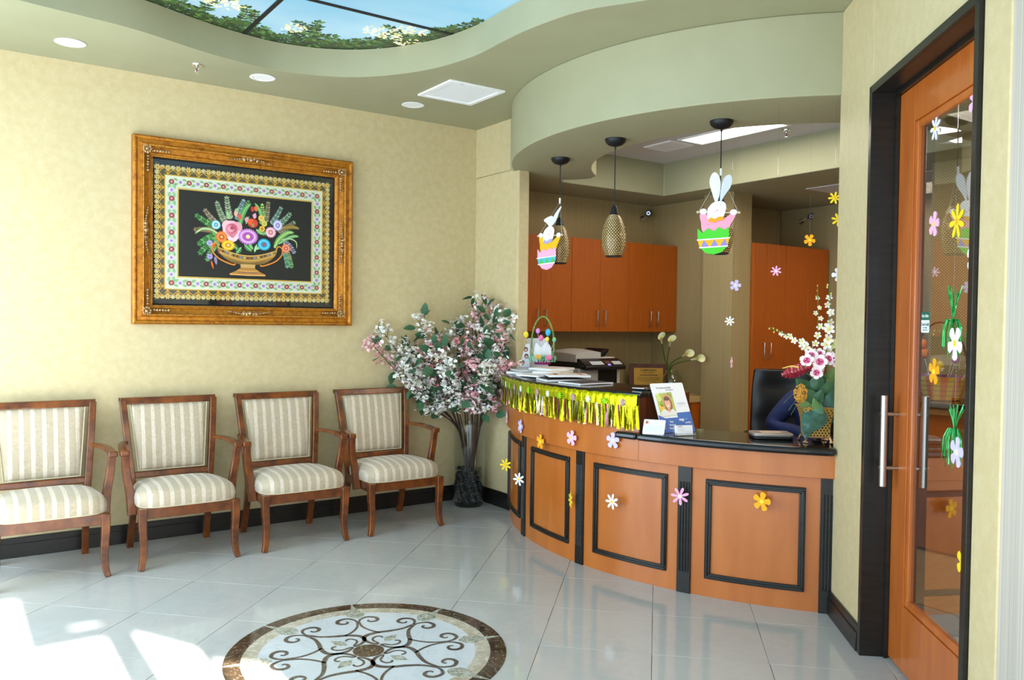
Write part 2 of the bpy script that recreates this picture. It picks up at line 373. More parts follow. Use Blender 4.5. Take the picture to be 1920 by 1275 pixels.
wall_left = struct(boxes('wall_left', M['wall'], [(-.8, 3.70, 5.691, 5.83, 0, ZC)]))
struct(boxes('wall_short', M['wall'], [(3.60, 3.705, 5.085, 5.695, 0, ZS+.02)], bev=.012, seg=3))
struct(boxes('wall_short_upper', M['wall'], [(3.603, 3.70, 5.14, 5.695, ZS+.02, ZC)]))
struct(boxes('wall_office_back', M['woven'], [(3.705, 5.9, 5.83, 5.95, 0, ZS+.01)], smooth=False))
struct(boxes('wall_office_side', M['woven'], [(5.75, 5.849, 5.05, 5.83, 0, ZS+.01), (5.61, 5.849, 4.72, 5.055, 0, ZS+.005)], smooth=False))
struct(boxes('wall_office_right', M['woven'], [(5.70, 5.82, -1.2, 3.05, 0, ZS+.01)], smooth=False))
struct(boxes('wall_hall', M['woven'], [(5.87, 7.1, 5.26, 5.36, 0, ZS+.2), (6.96, 7.08, .5, 5.25, 0, ZS+.2)], smooth=False))
struct(boxes('wall_office_front', M['woven'], [(2.66, 8.1, -1.32, -1.2, 0, ZC), (8.1, 8.2, -1.2, 5.9, 0, ZC)], smooth=False))
# wall with the door, at an angle
struct(boxes('wall_right', M['wall'], [(0, .503, 0, .14, 0, ZC), (.503, 1.567, 0, .14, 2.49, ZC), (1.567, 1.745, 0, .14, 0, ZC)], M=MD, bev=.006))
struct(boxes('wall_entry', M['ribbed'], [(2.53, 2.66, -1.2, 1.135, 0, ZC)], bev=.008))
# storefront piers, sills and mullions behind and beside the camera
tk = .10
struct(boxes('wall_front', M['wall'], [(1.13, 2.7, -1.3, -1.2, 0, ZC), (-.8, 2.7, -1.3, -1.2, 2.79, ZC)]))
w1 = struct(boxes('window_1', M['black_metal'], [(-.80, -.74, -1.3, -1.24, 0, 2.72), (.61, .735, -1.3, -1.24, 0, 2.49), (.32, 1.13, -1.3, -1.24, 2.435, 2.495), (-.80, .32, -1.3, -1.24, 0, .10), (.32, .50, -1.29, -1.25, 2.49, 2.80), (.62, 1.13, -1.29, -1.25, 2.49, 2.80), (.50, .62, -1.29, -1.25, 2.53, 2.80)]))
b = MB(); b.prism([(.735, 2.46), (.735, 2.44), (.92, 2.285), (.92, 0), (.955, 0), (.955, 2.21), (1.14, 2.13), (1.14, 2.46)], -1.31, -1.28, 'y')
sun_mask = b.build('sun_patch_mask', M['black_metal'], w1)  # unseen board added outside to cut the slanted sun patches on the floor
struct(boxes('wall_west', M['wall'], [(-.85, -.75, 5.35, 5.7, 0, ZC), (-.85, -.75, -1.3, 5.35, 2.78, ZC), (-.85, -.75, -1.3, 5.35, 0, .08)]))
for k, (y0, y1) in enumerate(((3.3, 3.36), (1.25, 1.31), (-.75, -.69))):
    struct(boxes('window_%d' % (k+2), M['black_metal'], [(-.84, -.77, y0, y1, .08, 2.78)]))

# lobby ceiling with the free-form opening
bot = [(.33, 4.75), (.84, 4.84), (1.23, 4.99), (1.46, 5.06), (1.75, 5.10), (2.06, 5.02), (2.31, 4.82), (2.50, 4.49), (2.58, 4.12), (2.575, 3.80), (2.58, 3.52), (2.64, 3.19), (2.80, 2.90),
       (3.02, 2.45), (2.85, 1.95), (2.45, 1.45), (1.8, 1.1), (.9, 1.05), (.15, 1.4), (-.2, 2.3), (-.3, 3.3), (-.18, 4.2), (.05, 4.62)]
hole = catmull(bot, 7)
b = MB(); b.hprism([(-.8, -1.3), (3.75, -1.3), (3.75, 5.83), (-.8, 5.83)], [hole], ZC, 3.175)
struct(b.build('ceiling', M['green'], bev=.022, seg=4, ang=30))
struct(boxes('ceiling_slab', M['green'], [(-.9, 3.8, -1.4, 5.9, 3.24, 3.3)]))
# office soffit: curved fascia, flat underside, recessed white ceiling
c5 = (5.0, 3.82)
outer = [pol(1.93, a, c5) for a in [136.6+(226.5-136.6)*i/44 for i in range(45)]]
outer += [(3.76, 2.36), (2.70, 1.12), (2.70, -1.2), (8.1, -1.2), (8.1, 5.83), (3.66, 5.83)]
inner = [(5.35, 5.30), (4.19, 5.30), (4.10, 5.22), (4.20, 5.14), (4.26, 5.02), (4.22, 4.93)]+[pol(1.34, a, c5) for a in range(126, 252, 3)]+[(5.35, 2.55)]
b = MB(); b.hprism(outer, [inner], ZS, ZC)
struct(b.build('ceiling_office_soffit', M['green'], bev=.022, seg=4, ang=30))
b = MB(); b.prism([pol(1.40, a, c5) for a in range(112, 250, 4)]+[(5.37, 2.5), (5.37, 5.31), (4.1, 5.31)], 2.88, 2.93)
struct(b.build('ceiling_office', M['white_ceiling'], smooth=False))
struct(boxes('ceiling_hall', M['white_ceiling'], [(5.95, 6.95, -.5, 4.25, 2.584, 2.60)], smooth=False))
# baseboards
def base(name, pts, mt=M['black_trim'], h=.12):     # pts: list of (x,y) front line, side vector to the room
    for (x0, x1, y0, y1) in pts: pass
struct(boxes('baseboard_left', M['black_trim'], [(-.75, 3.60, 5.676, 5.691, 0, .12), (-.75, 3.60, 5.671, 5.691, 0, .085)], bev=.003))
struct(boxes('baseboard_short', M['black_trim'], [(3.585, 3.60, 5.10, 5.691, 0, .12), (3.58, 3.60, 5.10, 5.691, 0, .085)], bev=.003))
struct(boxes('baseboard_right', M['black_trim'], [(.01, .503, -.013, 0, 0, .12), (.01, .49, -.018, 0, 0, .085)], M=MD, bev=.003))
# door frame
fr = struct(boxes('trim_1', M['black_trim'], [(.503, .537, -.014, .155, 0, 2.49), (1.533, 1.567, -.014, .155, 0, 2.49)], M=MD, bev=.002))
boxes('head_jamb', M['black_trim'], [(.503, 1.567, -.014, 0, 2.455, 2.49), (.537, 1.533, -.0, .155, 2.455, 2.49)], fr, M=MD, bev=.002)
boxes('door_stop', M['black_trim'], [(.537, .552, .085, .1, 0, 2.455), (.537, 1.533, .085, .1, 2.44, 2.455)], fr, M=MD)
# door leaf
door = bpy.data.objects.new('door_1', None); COL.objects.link(door); struct(door); door['label'] = 'tall reddish wooden door with a full length glass pane beside the reception counter'
D0, D1 = .103, .147
boxes('stile', M['door_wood'], [(.545, .712, D0, D1, .012, 2.44)], door, M=MD, bev=.002)
boxes('stile', M['door_wood'], [(1.36, 1.527, D0, D1, .012, 2.44)], door, M=MD, bev=.002)
boxes('top_rail', M['door_wood'], [(.712, 1.36, D0, D1, 2.29, 2.44)], door, M=MD, bev=.002)
boxes('bottom_rail', M['door_wood'], [(.712, 1.36, D0, D1, .012, .285)], door, M=MD, bev=.002)
boxes('glazing_bead', M['door_wood'], [(.712, .745, D0+.004, D1-.004, .285, 2.29), (1.33, 1.36, D0+.004, D1-.004, .285, 2.29), (.745, 1.33, D0+.004, D1-.004, 2.26, 2.29), (.745, 1.33, D0+.004, D1-.004, .285, .315)], door, M=MD, bev=.006, seg=2)
boxes('glass_pane', M['door_glass'], [(.742, 1.333, .1195, .1205, .31, 2.265)], door, M=MD, smooth=False)
for nm, ts, off in (('pull_handle', 1, D0), ('pull_handle', -1, D1)):
    b = MB(); b.M = MD; s0 = .618; tt = off-.062*ts
    b.tube([(s0, tt, .765), (s0, tt, 1.155)], .0145, 16)
    h = b.build(nm, M['steel'], door, bev=.0015)
    for z in (.845, 1.075):
        b = MB(); b.M = MD; b.tube([(s0, tt-.016*ts, z), (s0, off, z)], .008, 10); b.build('standoff', M['steel'], h)
# sticker on the pane
lab = bpy.data.objects.new('door_sticker', None); COL.objects.link(lab)
tag(lab, 'small green and white credit sticker on the glass of the wooden door', 'sticker')
def rrect(x0, x1, z0, z1, r, cr=(1, 1, 1, 1), n=5):
    out = []
    for (cx, cz, a, k) in ((x1-r, z1-r, 0, cr[0]), (x0+r, z1-r, 90, cr[1]), (x0+r, z0+r, 180, cr[2]), (x1-r, z0+r, 270, cr[3])):
        if k: out += [(cx+r*cos(radians(a+90*i/n)), cz+r*sin(radians(a+90*i/n))) for i in range(n+1)]
        else: out.append((cx+(r if a in (0, 270) else -r), cz+(r if a < 180 else -r)))
    return out
def text(body, size, Mx, mt, parent, name='lettering', align='CENTER', ext=.0002, sx=1.0, bold=False, col=None):
    cu = bpy.data.curves.new('txt', 'FONT'); cu.body = body; cu.size = size; cu.align_x = align; cu.align_y = 'CENTER'; cu.extrude = ext; cu.resolution_u = 3
    if bold: cu.offset = size*.022
    o = bpy.data.objects.new('txt', cu); COL.objects.link(o); bpy.context.view_layer.update()
    me = bpy.data.meshes.new_from_object(o.evaluated_get(bpy.context.evaluated_depsgraph_get())); bpy.data.objects.remove(o)
    me.transform(Matrix.Diagonal((sx, 1, 1, 1))); me.transform(Mx); me.materials.clear(); me.materials.append(mt)
    if col:
        at = me.color_attributes.new('Col', 'FLOAT_COLOR', 'CORNER'); at.data.foreach_set('color', [*lin(col), 1]*len(me.loops))
    r = bpy.data.objects.new(name, me); COL.objects.link(r)
    if parent: r.parent = parent
    return r
s0, s1 = .795, .875
b = MB(); b.M = MD; b.prism(rrect(s0, s1, 1.425, 1.475, .008, (0, 0, 1, 1)), .1185, .1192, 'y'); b.build('white_field', M['paper'], lab)
b = MB(); b.M = MD; b.prism(rrect(s0, s1, 1.475, 1.508, .008, (1, 1, 0, 0)), .1185, .1192, 'y'); b.build('green_field', mat('dark_green_print', '#1f6650', .5), lab, label='green upper field')
MT = MD @ Matrix.Translation(((s0+s1)/2, .1183, 0)) @ Matrix(((1, 0, 0, 0), (0, 0, -1, 0), (0, 1, 0, 0), (0, 0, 0, 1)))
MT0 = MT
text('We Offer', .016, MT @ Matrix.Translation((0, 1.491, 0)), M['paper'], lab, sx=1.1, bold=True)
tg = mat('green_lettering', '#2c5f58', .5)
text('CareCredit', .0165, MT @ Matrix.Translation((0, 1.458, 0)), tg, lab, bold=True)
text('Low Monthly', .0085, MT @ Matrix.Translation((0, 1.445, 0)), tg, lab)
text('Payment Plans', .0085, MT @ Matrix.Translation((0, 1.436, 0)), tg, lab)

# ---------------------------------------------------------------- backlit sky ceiling
sky = thing('sky_ceiling', 'backlit blue sky mural with green foliage set in the curved ceiling opening', 'ceiling mural', (0, 0, 0))
ms, nt, p = newmat('backlit_sky_print'); v = coords(nt, (1, 1.4, 1), (0, 0, .5)); f = noise(nt, v, .8, 5, .5, .30, .78)
cc_ = mixc(nt, f, lin('#74bee0'), lin('#bfe0ec')); nt.links.new(cc_, p.inputs['Emission Color']); setp(p, Base_Color=(.02, .03, .04, 1), Emission_Strength=SKYE, Roughness=.25)
xs = [1.53-1.22*2, 1.53-1.22, 1.53, 1.53+1.22, 1.53+2.44]; ys = [4.32-1.22*3, 4.32-2.44, 4.32-1.22, 4.32, 5.54]
for i in range(4):
    for j in range(4):
        boxes('sky_panel', ms, [(xs[i]+.012, xs[i+1]-.012, ys[j]+.012, ys[j+1]-.012, 3.18, 3.186)], sky, smooth=False)
for x in xs[1:4]: boxes('grid_bar', M['black_metal'], [(x-.013, x+.013, ys[0], ys[4], 3.174, 3.187)], sky)
for y in ys[1:4]: boxes('grid_bar', M['black_metal'], [(xs[0], xs[4], y-.013, y+.013, 3.1735, 3.186)], sky)
rnd = random.Random(11); b = MB()
def leafpts(x, y, a, L, w):
    c, s = cos(a), sin(a); P = [(0, 0), (.3, .5), (.65, .38), (1, 0), (.65, -.38), (.3, -.5)]
    return [(x+(u*L)*c-(v*w)*s, y+(u*L)*s+(v*w)*c) for u, v in P]
zf = [3.1796]
def flat(bb, pts, col):
    bb.col = lin(col); zf[0] -= .0000005; z = zf[0]; bb.add([(p_[0], p_[1], z) for p_ in pts], [tuple(range(len(pts)))])
gcol = ['#2f4a22', '#3d5a2a', '#24391c', '#1b2b1a', '#4a6a30', '#33502a']
def branch(x, y, a, n, step, L, dark=0):
    for k in range(n):
        a += rnd.uniform(-.22, .22); x2, y2 = x+cos(a)*step, y+sin(a)*step
        w = .003; nx, ny = -sin(a)*w, cos(a)*w; flat(b, [(x-nx, y-ny), (x2-nx, y2-ny), (x2+nx, y2+ny), (x+nx, y+ny)], '#3a2f1c')
        x, y = x2, y2
        for sd in (-1, 1):
            flat(b, leafpts(x, y, a+sd*rnd.uniform(.6, 1.0), L*rnd.uniform(.7, 1.1), L*.55), gcol[2+rnd.randrange(2)] if dark else rnd.choice(gcol))
    flat(b, leafpts(x, y, a, L, L*.5), rnd.choice(gcol))
def cluster(x, y, R, n):
    for k in range(n):
        a = rnd.uniform(0, 6.28); r = R*sqrt(rnd.random()); s_ = rnd.uniform(.006, .014)
        flat(b, leafpts(x+r*cos(a), y+r*sin(a)*.8, rnd.uniform(0, 6.28), s_*2, s_*1.6), rnd.choice(['#e8dcae', '#d8c98e', '#f2ead0', '#cbb77c']))
edge = hole[:72]
for (x, y) in edge:                      # dense dark hedge along the wall side
    if x < .4 or y < 4.2: continue
    for k in range(12):
        d = rnd.uniform(.0, .22); branch(x+rnd.uniform(-.06, .06), y+.12-d, radians(-90)+rnd.uniform(-1.1, 1.1), rnd.randint(1, 3), .035, .048, d < .15)
for (x, y, a, n) in [(1.0, 4.85, -70, 7), (1.2, 4.9, -100, 9), (1.42, 4.95, -60, 8), (1.55, 4.95, -120, 7), (1.8, 5.0, -80, 8), (1.95, 4.98, -105, 10), (2.1, 4.95, -70, 9), (2.25, 4.85, -95, 8), (2.38, 4.75, -60, 6), (2.45, 4.6, -140, 8), (2.5, 4.5, -100, 5), (.8, 4.8, -80, 7), (.6, 4.75, -60, 6), (1.7, 4.9, -30, 8), (2.0, 4.85, -150, 8)]:
    branch(x, y, radians(a), n, .038, .055)
for (x, y, R, n) in [(1.12, 4.62, .13, 90), (1.3, 4.66, .10, 60), (2.2, 4.55, .12, 90), (2.33, 4.42, .10, 60), (2.42, 4.62, .10, 60), (.85, 4.6, .12, 60), (1.75, 4.8, .09, 40)]: cluster(x, y, R, n)
fo = b.build('printed_foliage', vcol('backlit_foliage_print', .4, emit=SKYE*.8), sky, smooth=False, recalc=False); fo['kind'] = 'stuff'; fo['label'] = 'printed leaves and cream blossom along the mural edge'

# ---------------------------------------------------------------- ceiling fittings
def downlight(x, y, lab):
    t = thing('recessed_downlight', lab, 'ceiling light', (x, y, ZC), group='recessed downlights along the left wall')
    b = MB(); b.lathe([(.078, 0), (.082, -.004), (.074, -.007), (.060, -.005), (.058, 0)], 32, close=True); b.build('trim_ring', M['white'], t)
    b = MB(); b.lathe([(.058, -.004), (.050, .03), (.040, .05), (.0, .052)], 24); b.build('reflector', M['white'], t, recalc=False)
    b = MB(); b.ell((0, 0, .018), (.024, .024, .02)); b.build('lamp', mat('lamp_glass', '#dfe0e2', .2), t)
for x, lab in ((.62, 'round recessed downlight nearest the left edge of the picture'), (1.72, 'round recessed downlight right of the sprinkler, middle of the three'), (2.81, 'round recessed downlight beside the white ceiling grille')): downlight(x, 5.30, lab)
def sprinkler(x, y, z, lab):
    t = thing('fire_sprinkler', lab, 'sprinkler', (x, y, z))
    b = MB(); b.lathe([(.036, 0), (.034, -.006), (.012, -.010), (.011, -.022), (0, -.022)], 24); b.build('escutcheon', M['chrome'], t)
    b = MB(); b.tube([(-.010, 0, -.02), (-.012, 0, -.035), (0, 0, -.05), (.012, 0, -.035), (.010, 0, -.02)], .0025, 6); b.build('yoke', M['chrome'], t)
    b = MB(); b.tube([(0, 0, -.02), (0, 0, -.05)], .003, 8); b.build('bulb', mat('red_bulb', '#8a3030', .2), t)
    b = MB(); b.lathe([(0, -.05), (.015, -.05), (.015, -.052), (0, -.052)], 16); b.build('deflector', M['chrome'], t)
sprinkler(1.31, 5.29, ZC, 'small chrome sprinkler head on the green ceiling above the framed picture')
sprinkler(5.12, 3.83, 2.88, 'small chrome sprinkler head on the white office ceiling')
t = thing('return_air_grille', 'white square louvred grille on the green ceiling near the room corner', 'vent', (2.92, 4.815, ZC))
boxes('frame', M['white'], [(-.215, .215, -.22, -.185, -.012, 0), (-.215, .215, .185, .22, -.012, 0), (-.215, -.18, -.185, .185, -.012, 0), (.18, .215, -.185, .185, -.012, 0)], t, bev=.002)
lv = MB(); lv.add([(-.18, -.0074, -.0072), (.18, -.0074, -.0072), (.18, .0074, -.0056), (-.18, .0074, -.0056), (-.18, -.0074, -.0057), (.18, -.0074, -.0057), (.18, .0074, -.0041), (-.18, .0074, -.0041)], [(0, 1, 2, 3), (7, 6, 5, 4), (0, 4, 5, 1), (2, 6, 7, 3), (0, 3, 7, 4), (1, 5, 6, 2)])
boxes('back_plate', M['white'], [(-.18, .18, -.185, .185, -.0022, 0)], t)
l0 = lv.build('louvre', M['white'], t, smooth=False)
for k in range(24):
    l = l0 if k == 0 else l0.copy()
    if k: COL.objects.link(l)
    l.location = (0, -.177+k*.0154, 0)
for sx in (-.12, .12): 
    b = MB(); b.M = Matrix.Translation((sx, -.21, -.014)); b.lathe([(.006, .002), (.005, -.002), (0, -.002)], 10); b.build('screw', M['steel'], t)
t = thing('ceiling_diffuser', 'white slatted air diffuser on the white office ceiling', 'vent', (4.83, 4.74, 2.88))
boxes('frame', M['white'], [(-.13, .13, -.15, -.13, -.01, 0), (-.13, .13, .13, .15, -.01, 0), (-.13, -.11, -.13, .13, -.01, 0), (.11, .13, -.13, .13, -.01, 0)], t)
boxes('back_plate', M['black_metal'], [(-.11, .11, -.13, .13, -.002, 0)], t)
for k in range(9): boxes('slat', M['white'], [(-.11, .11, -.125+k*.029, -.109+k*.029, -.011, -.003)], t)
t = thing('ceiling_light_panel', 'lit rectangular fluorescent panel in the white office ceiling', 'ceiling light', (4.86, 4.12, 2.88))
boxes('frame', M['white'], [(-.14, .14, -.42, -.40, -.008, 0), (-.14, .14, .40, .42, -.008, 0), (-.14, -.12, -.4, .4, -.008, 0), (.12, .14, -.4, .4, -.008, 0)], t)
boxes('diffuser', M['fixture'], [(-.12, .12, -.4, .4, -.004, 0)], t, smooth=False)
# ---------------------------------------------------------------- reception counter
cnt = thing('reception_counter', 'curved amber wood reception counter with black panel mouldings and fluted pilasters', 'counter', (0, 0, 0))
A0, A1 = 142.6, 221.4
b = MB(); b.arc(CC, CR-.03, CR-.012, A0, A1, .0, .70); b.build('carcass', M['brown_wood'], cnt)
bays = [(143.0, 161.5), (163.3, 180.8), (182.6, 200.0), (202.05, 219.35)]; pil = [(161.5, 163.3), (180.8, 182.6), (200.0, 202.05), (219.35, 221.3)]
mo = [(145.2, 160.4), (166.4, 178.95), (184.85, 198.3), (204.1, 217.5)]
for (a0, a1) in bays:
    b = MB(); b.arc(CC, CR-.012, CR, a0, a1, .0, .69, 1); b.build('front_panel', M['counter_wood'], cnt)
for (a0, a1) in mo:
    d = .032/CR*180/pi; z0, z1 = .098, .628
    b = MB()
    for (R, w, e) in ((CR+.014, 1.0, 0), (CR+.020, .42, .18)):
        dd, o = d*w, d*e; zz, zo = .030*w, .030*e
        b.arc(CC, CR-.002, R, a0+o, a1-o, z0+zo, z0+zo+zz); b.arc(CC, CR-.002, R, a0+o, a1-o, z1-zo-zz, z1-zo)
        b.arc(CC, CR-.002, R, a0+o, a0+o+dd, z0+zo+zz, z1-zo-zz, .3); b.arc(CC, CR-.002, R, a1-o-dd, a1-o, z0+zo+zz, z1-zo-zz, .3)
    b.build('panel_moulding', M['black_trim'], cnt, bev=.003)
for (a0, a1) in pil:
    b = MB(); b.arc(CC, CR-.012, CR+.012, a0, a1, 0, .69, .5)
    am, h = (a0+a1)/2, (a1-a0)/2
    pl = b.build('pilaster', M['black_trim'], cnt, bev=.002)
    for k in (-1.5, -.5, .5, 1.5):
        b = MB(); x, y = pol(CR+.012, am+k*h*.42); b.tube([(x, y, .115), (x, y, .60)], .0062, 8); b.build('reed', M['black_trim'], pl)
b = MB(); b.arc(CC, CR-.03, CR+.036, A0+.25, 193.9, .685, 1.035); b.arc(CC, CR-.03, CR+.036, 193.9, A1+.9, .685, .803); b.build('apron', M['counter_wood'], cnt, bev=.002)
b = MB(); b.arc(CC, CR-.52, CR-.03, 193.3, 194.0, .66, 1.035, .4); b.arc(CC, CR-.03, CR+.036, 193.9, 194.05, .80, 1.035, .2); b.build('end_panel', M['brown_wood'], cnt)
b = MB(); b.arc(CC, CR-.60, CR-.04, 146, 194, .66, .70); b.arc(CC, CR-.98, CR-.04, 194, 219, .66, .70); b.build('desk_shelf', M['brown_wood'], cnt)
b = MB(); b.arc(CC, CR-.40, CR+.058, A0+.4, 194.4, 1.036, 1.066); tag(b.build('bar_top', M['stone'], bev=.012, seg=3), 'raised curved black stone top holding the magazines', 'countertop')
b = MB(); b.arc(CC, CR+.038, CR+.085, 190.5, 194.15, .8035, .842); b.arc(CC, CR-.37, CR+.085, 194.15, 220.9, .8035, .842); tag(b.build('ledge_top', M['stone'], bev=.014, seg=3), 'lower curved black stone ledge holding the flower pot and cards', 'countertop')

# ---------------------------------------------------------------- upper and tall cabinets
def handle(parent, x, y, z0, z1, mt=M['steel']):
    b = MB(); b.tube([(x, y, z0), (x, y-.03, z0), (x, y-.03, z1), (x, y, z1)], .0052, 8); return b.build('handle', mt, parent, ang=50)
def cabinet(name, lab, x0, x1, y0, y1, z0, z1, hz, grp, seam=None, cat='cabinet'):
    t = thing(name, lab, cat, (x0, y0, z0), group=grp)
    w, h, d = x1-x0, z1-z0, y1-y0
    boxes('body', M['cab_wood'], [(.002, w-.002, .02, d, 0, h)], t)
    s = (seam-x0) if seam else w/2
    for (a, c, hx) in ((.002, s-.0015, s-.045), (s+.0015, w-.002, s+.045)):
        dr = boxes('door', M['cab_wood'], [(a, c, 0, .019, .002, h-.002)], t, bev=.001, seg=1)
        handle(dr, hx, 0, hz-z0, hz-z0+.135)
    return t
G = 'wall cabinets over the printer'
cabinet('wall_cabinet', 'left reddish wall cabinet cut off by the wall edge over the printer', 3.80, 4.466, 5.5, 5.83, 1.365, 2.178, 1.412, G, 4.133)
cabinet('wall_cabinet', 'middle reddish wall cabinet of the three over the printer', 4.466, 5.131, 5.5, 5.83, 1.365, 2.178, 1.416, G, 4.79)
cabinet('wall_cabinet', 'right reddish wall cabinet of the three, next to the ceiling corner camera', 5.131, 5.75, 5.5, 5.83, 1.365, 2.178, 1.420, G, 5.436)
G = 'tall cabinets past the wallpapered pillar'
cabinet('tall_cabinet', 'tall reddish cupboard just right of the wallpapered pillar', 5.852, 6.30, 4.69, 5.25, .05, 2.165, 1.15, G, 6.03)
cabinet('tall_cabinet', 'tall reddish cupboard behind the orchids, second from the pillar', 6.30, 6.94, 4.69, 5.25, .05, 2.165, 1.15, G, 6.63)
b = MB(); b.tube([(6.03, 4.69, 1.055), (6.03, 4.683, 1.055)], .008, 12); tag(b.build('cupboard_lock', M['gilt']), 'tiny round lock on the tall reddish cupboard under its handles', 'lock')
# back desk with tan top
dk = thing('back_desk', 'reddish desk with a tan top along the back wall under the wall cabinets', 'desk', (0, 0, 0))
b = MB(); b.hprism([(3.75, 5.22), (5.48, 5.22), (5.48, 5.06), (5.745, 5.06), (5.745, 5.825), (3.75, 5.825)], [], .745, .80); b.build('desk_top', M['tan_top'], dk, bev=.004)
b = MB(); b.hprism([(3.78, 5.25), (5.51, 5.25), (5.51, 5.07), (5.74, 5.07), (5.74, 5.82), (3.78, 5.82)], [], .0, .744); b.build('cabinet_base', M['cab_wood'], dk)
# work counter seen through the door glass
sd = thing('side_work_counter', 'black topped work counter seen through the glass of the wooden door', 'counter', (0, 0, 0))
boxes('counter_top', M['stone'], [(5.18, 5.695, 1.6, 3.0, .93, .97)], sd, bev=.006)
boxes('cabinet_base', M['counter_wood'], [(5.22, 5.69, 1.6, 2.97, .02, .93)], sd)

# ---------------------------------------------------------------- armchairs
def armchair(lab, x):
    t = thing('armchair', lab, 'chair', (x, 5.0, 0), group='striped armchairs along the left wall')
    W_ = M['chair_wood']
    def sab(pts, name, half, rs=None, par=t):
        pts = catmull(pts, 5, False); n = len(pts)
        b = MB(); b.tube(pts, [rs[0]+(rs[1]-rs[0])*i/(n-1) for i in range(n)], 4, sq=half); return b.build(name, W_, par, bev=.004, seg=2, ang=50)
    for s in (-1, 1):
        # front leg: square block at the rail, sabre curve below
        sab([(s*.262, .012, .352), (s*.262, .012, .25), (s*.256, .012, .14), (s*.262, .006, .05), (s*.274, -.004, 0)], 'front_leg', (.024, .024), (1, .62))
        # rear leg and leaning back stile in one piece
        P = catmull([(s*.232, .565, 0), (s*.228, .515, .15), (s*.225, .475, .32), (s*.236, .482, .46), (s*.256, .520, .70), (s*.274, .566, .925)], 6, False)
        b = MB(); b.tube(P, 1, 4, sq=(.019, .019)); b.build('rear_leg', W_, t, bev=.004, seg=2, ang=50)
        # arm with a flat scrolled hand rest
        am = catmull([(s*.262, .525, .668), (s*.292, .44, .672), (s*.318, .32, .668), (s*.326, .20, .655)], 6, False)
        b = MB(); b.tube(am, [.72+.28*i/(len(am)-1) for i in range(len(am))], 4, sq=(.024, .0125)); ar = b.build('armrest', W_, t, bev=.004, seg=2, ang=50)
        b = MB(); b.M = Matrix.Translation((s*.326, .187, .6535)); b.box(-.0255, .0255, -.020, .022, -.019, .0165); b.build('hand_rest', W_, ar, bev=.008, seg=3)
        P = [(s*.322, .190, .645), (s*.316, .205, .55), (s*.296, .205, .42), (s*.286, .19, .285)]
        sab(P, 'arm_post', (.017, .021), (.92, 1.15))
        boxes('side_rail', W_, [(s*.262-.012, s*.262+.012, .03, .47, .29, .355)], t, bev=.003) if False else None
        b = MB(); b.prism([(s*.250, .02), (s*.274, .02), (s*.240, .48), (s*.216, .48)], .287, .352); b.build('side_rail', W_, t, bev=.002)
    boxes('front_rail', W_, [(-.242, .242, .002, .024, .292, .352)], t, bev=.003)
    boxes('rear_rail', W_, [(-.215, .215, .462, .482, .30, .352)], t, bev=.003)
    # back frame rails
    def bk(u, z):        # point on the leaning back plane, z up, u across -1..1
        k = (z-.44)/(.935-.44); return (u*(.236+k*.044), .480+.088*k+.010*k*k, z)
    for nm, z0, z1, th in (('top_rail', .898, .940, .020), ('lower_rail', .447, .484, .014)):
        b = MB(); vs = []
        for z in (z0, z1):
            for u in (-1, 1):
                p = bk(u, z)
                for dy in (-th, th): vs.append((p[0]*(1.03 if nm == 'top_rail' else .93), p[1]+dy, z))
        b.add(vs, [(0, 1, 3, 2), (4, 6, 7, 5), (0, 4, 5, 1), (2, 3, 7, 6), (0, 2, 6, 4), (1, 5, 7, 3)]); r = b.build(nm, W_, t, bev=.006, seg=3)
        if nm == 'top_rail':
            b = MB(); b.tube([(-.292, .592, .925), (.292, .592, .925)], .015, 14); b.build('rolled_crest', W_, r, ang=50)
    # upholstered back pad, softly domed
    def pad(s, d):
        def f(u, v):
            U, V = 2*u-1, v; z = .492+(.900-.492)*V; p = bk(0, z); hw_ = .196+(.232-.196)*V
            e = (1-abs(U)**6)*(1-abs(2*V-1)**8); return (U*hw_, p[1]-s*(.006+.022*max(e, 0)**.5), z)
        return f
    b = MB(); b.grid(pad(1, 0), 19, 17); n = len(b.v); b.grid(pad(-.6, 0), 19, 17)
    ring = [i for i in range(19)]+[j*19+18 for j in range(1, 17)]+[16*19+i for i in range(17, -1, -1)]+[j*19 for j in range(15, 0, -1)]
    for k in range(len(ring)): a, c = ring[k], ring[(k+1) % len(ring)]; b.f.append((a, c, c+n, a+n)); b.c.append(None)
    bp = b.build('backrest', M['fabric'], t, ang=70)
    b = MB(); P = [b_ for b_ in [pad(.4, 0)(i/18, j/16) for (i, j) in [(x_ % 19, x_//19) for x_ in ring]]]
    b.tube([(q[0]*1.0, q[1]-.008, q[2]) for q in P], .0035, 6, closed=True); b.build('piping', M['piping'], bp)
    # seat cushion: rounded front, domed top
    def seat(u, v):
        # v: 0 bottom edge -> 1 crown centre ; u around
        an = 2*pi*u; cx, cy = cos(an), sin(an); n_ = 5.0
        r = (abs(cx)**n_+abs(cy)**n_)**(-1/n_)
        X, Y = cx*r, cy*r                                   # unit squircle
        prof = [(0.985, 0), (1.0, .010), (1.008, .035), (.995, .060), (.955, .083), (.88, .100), (.72, .114), (.45, .124), (.2, .128), (0, .129)]
        k = v*(len(prof)-1); i = min(int(k), len(prof)-2); fr_ = k-i; s_ = prof[i][0]+(prof[i+1][0]-prof[i][0])*fr_; h = prof[i][1]+(prof[i+1][1]-prof[i][1])*fr_
        y = .235+Y*s_*.248; hwid = .286-.040*max(0, (y-.05)/.42)
        return (X*s_*hwid, y, .352+h*(1-.18*max(0, (y-.3)/.2)))
    b = MB(); b.grid(seat, 64, 19, True); b.f.append(tuple(range(64))[::-1]); b.c.append(None)
    st_ = b.build('seat_cushion', M['fabric'], t, ang=80)
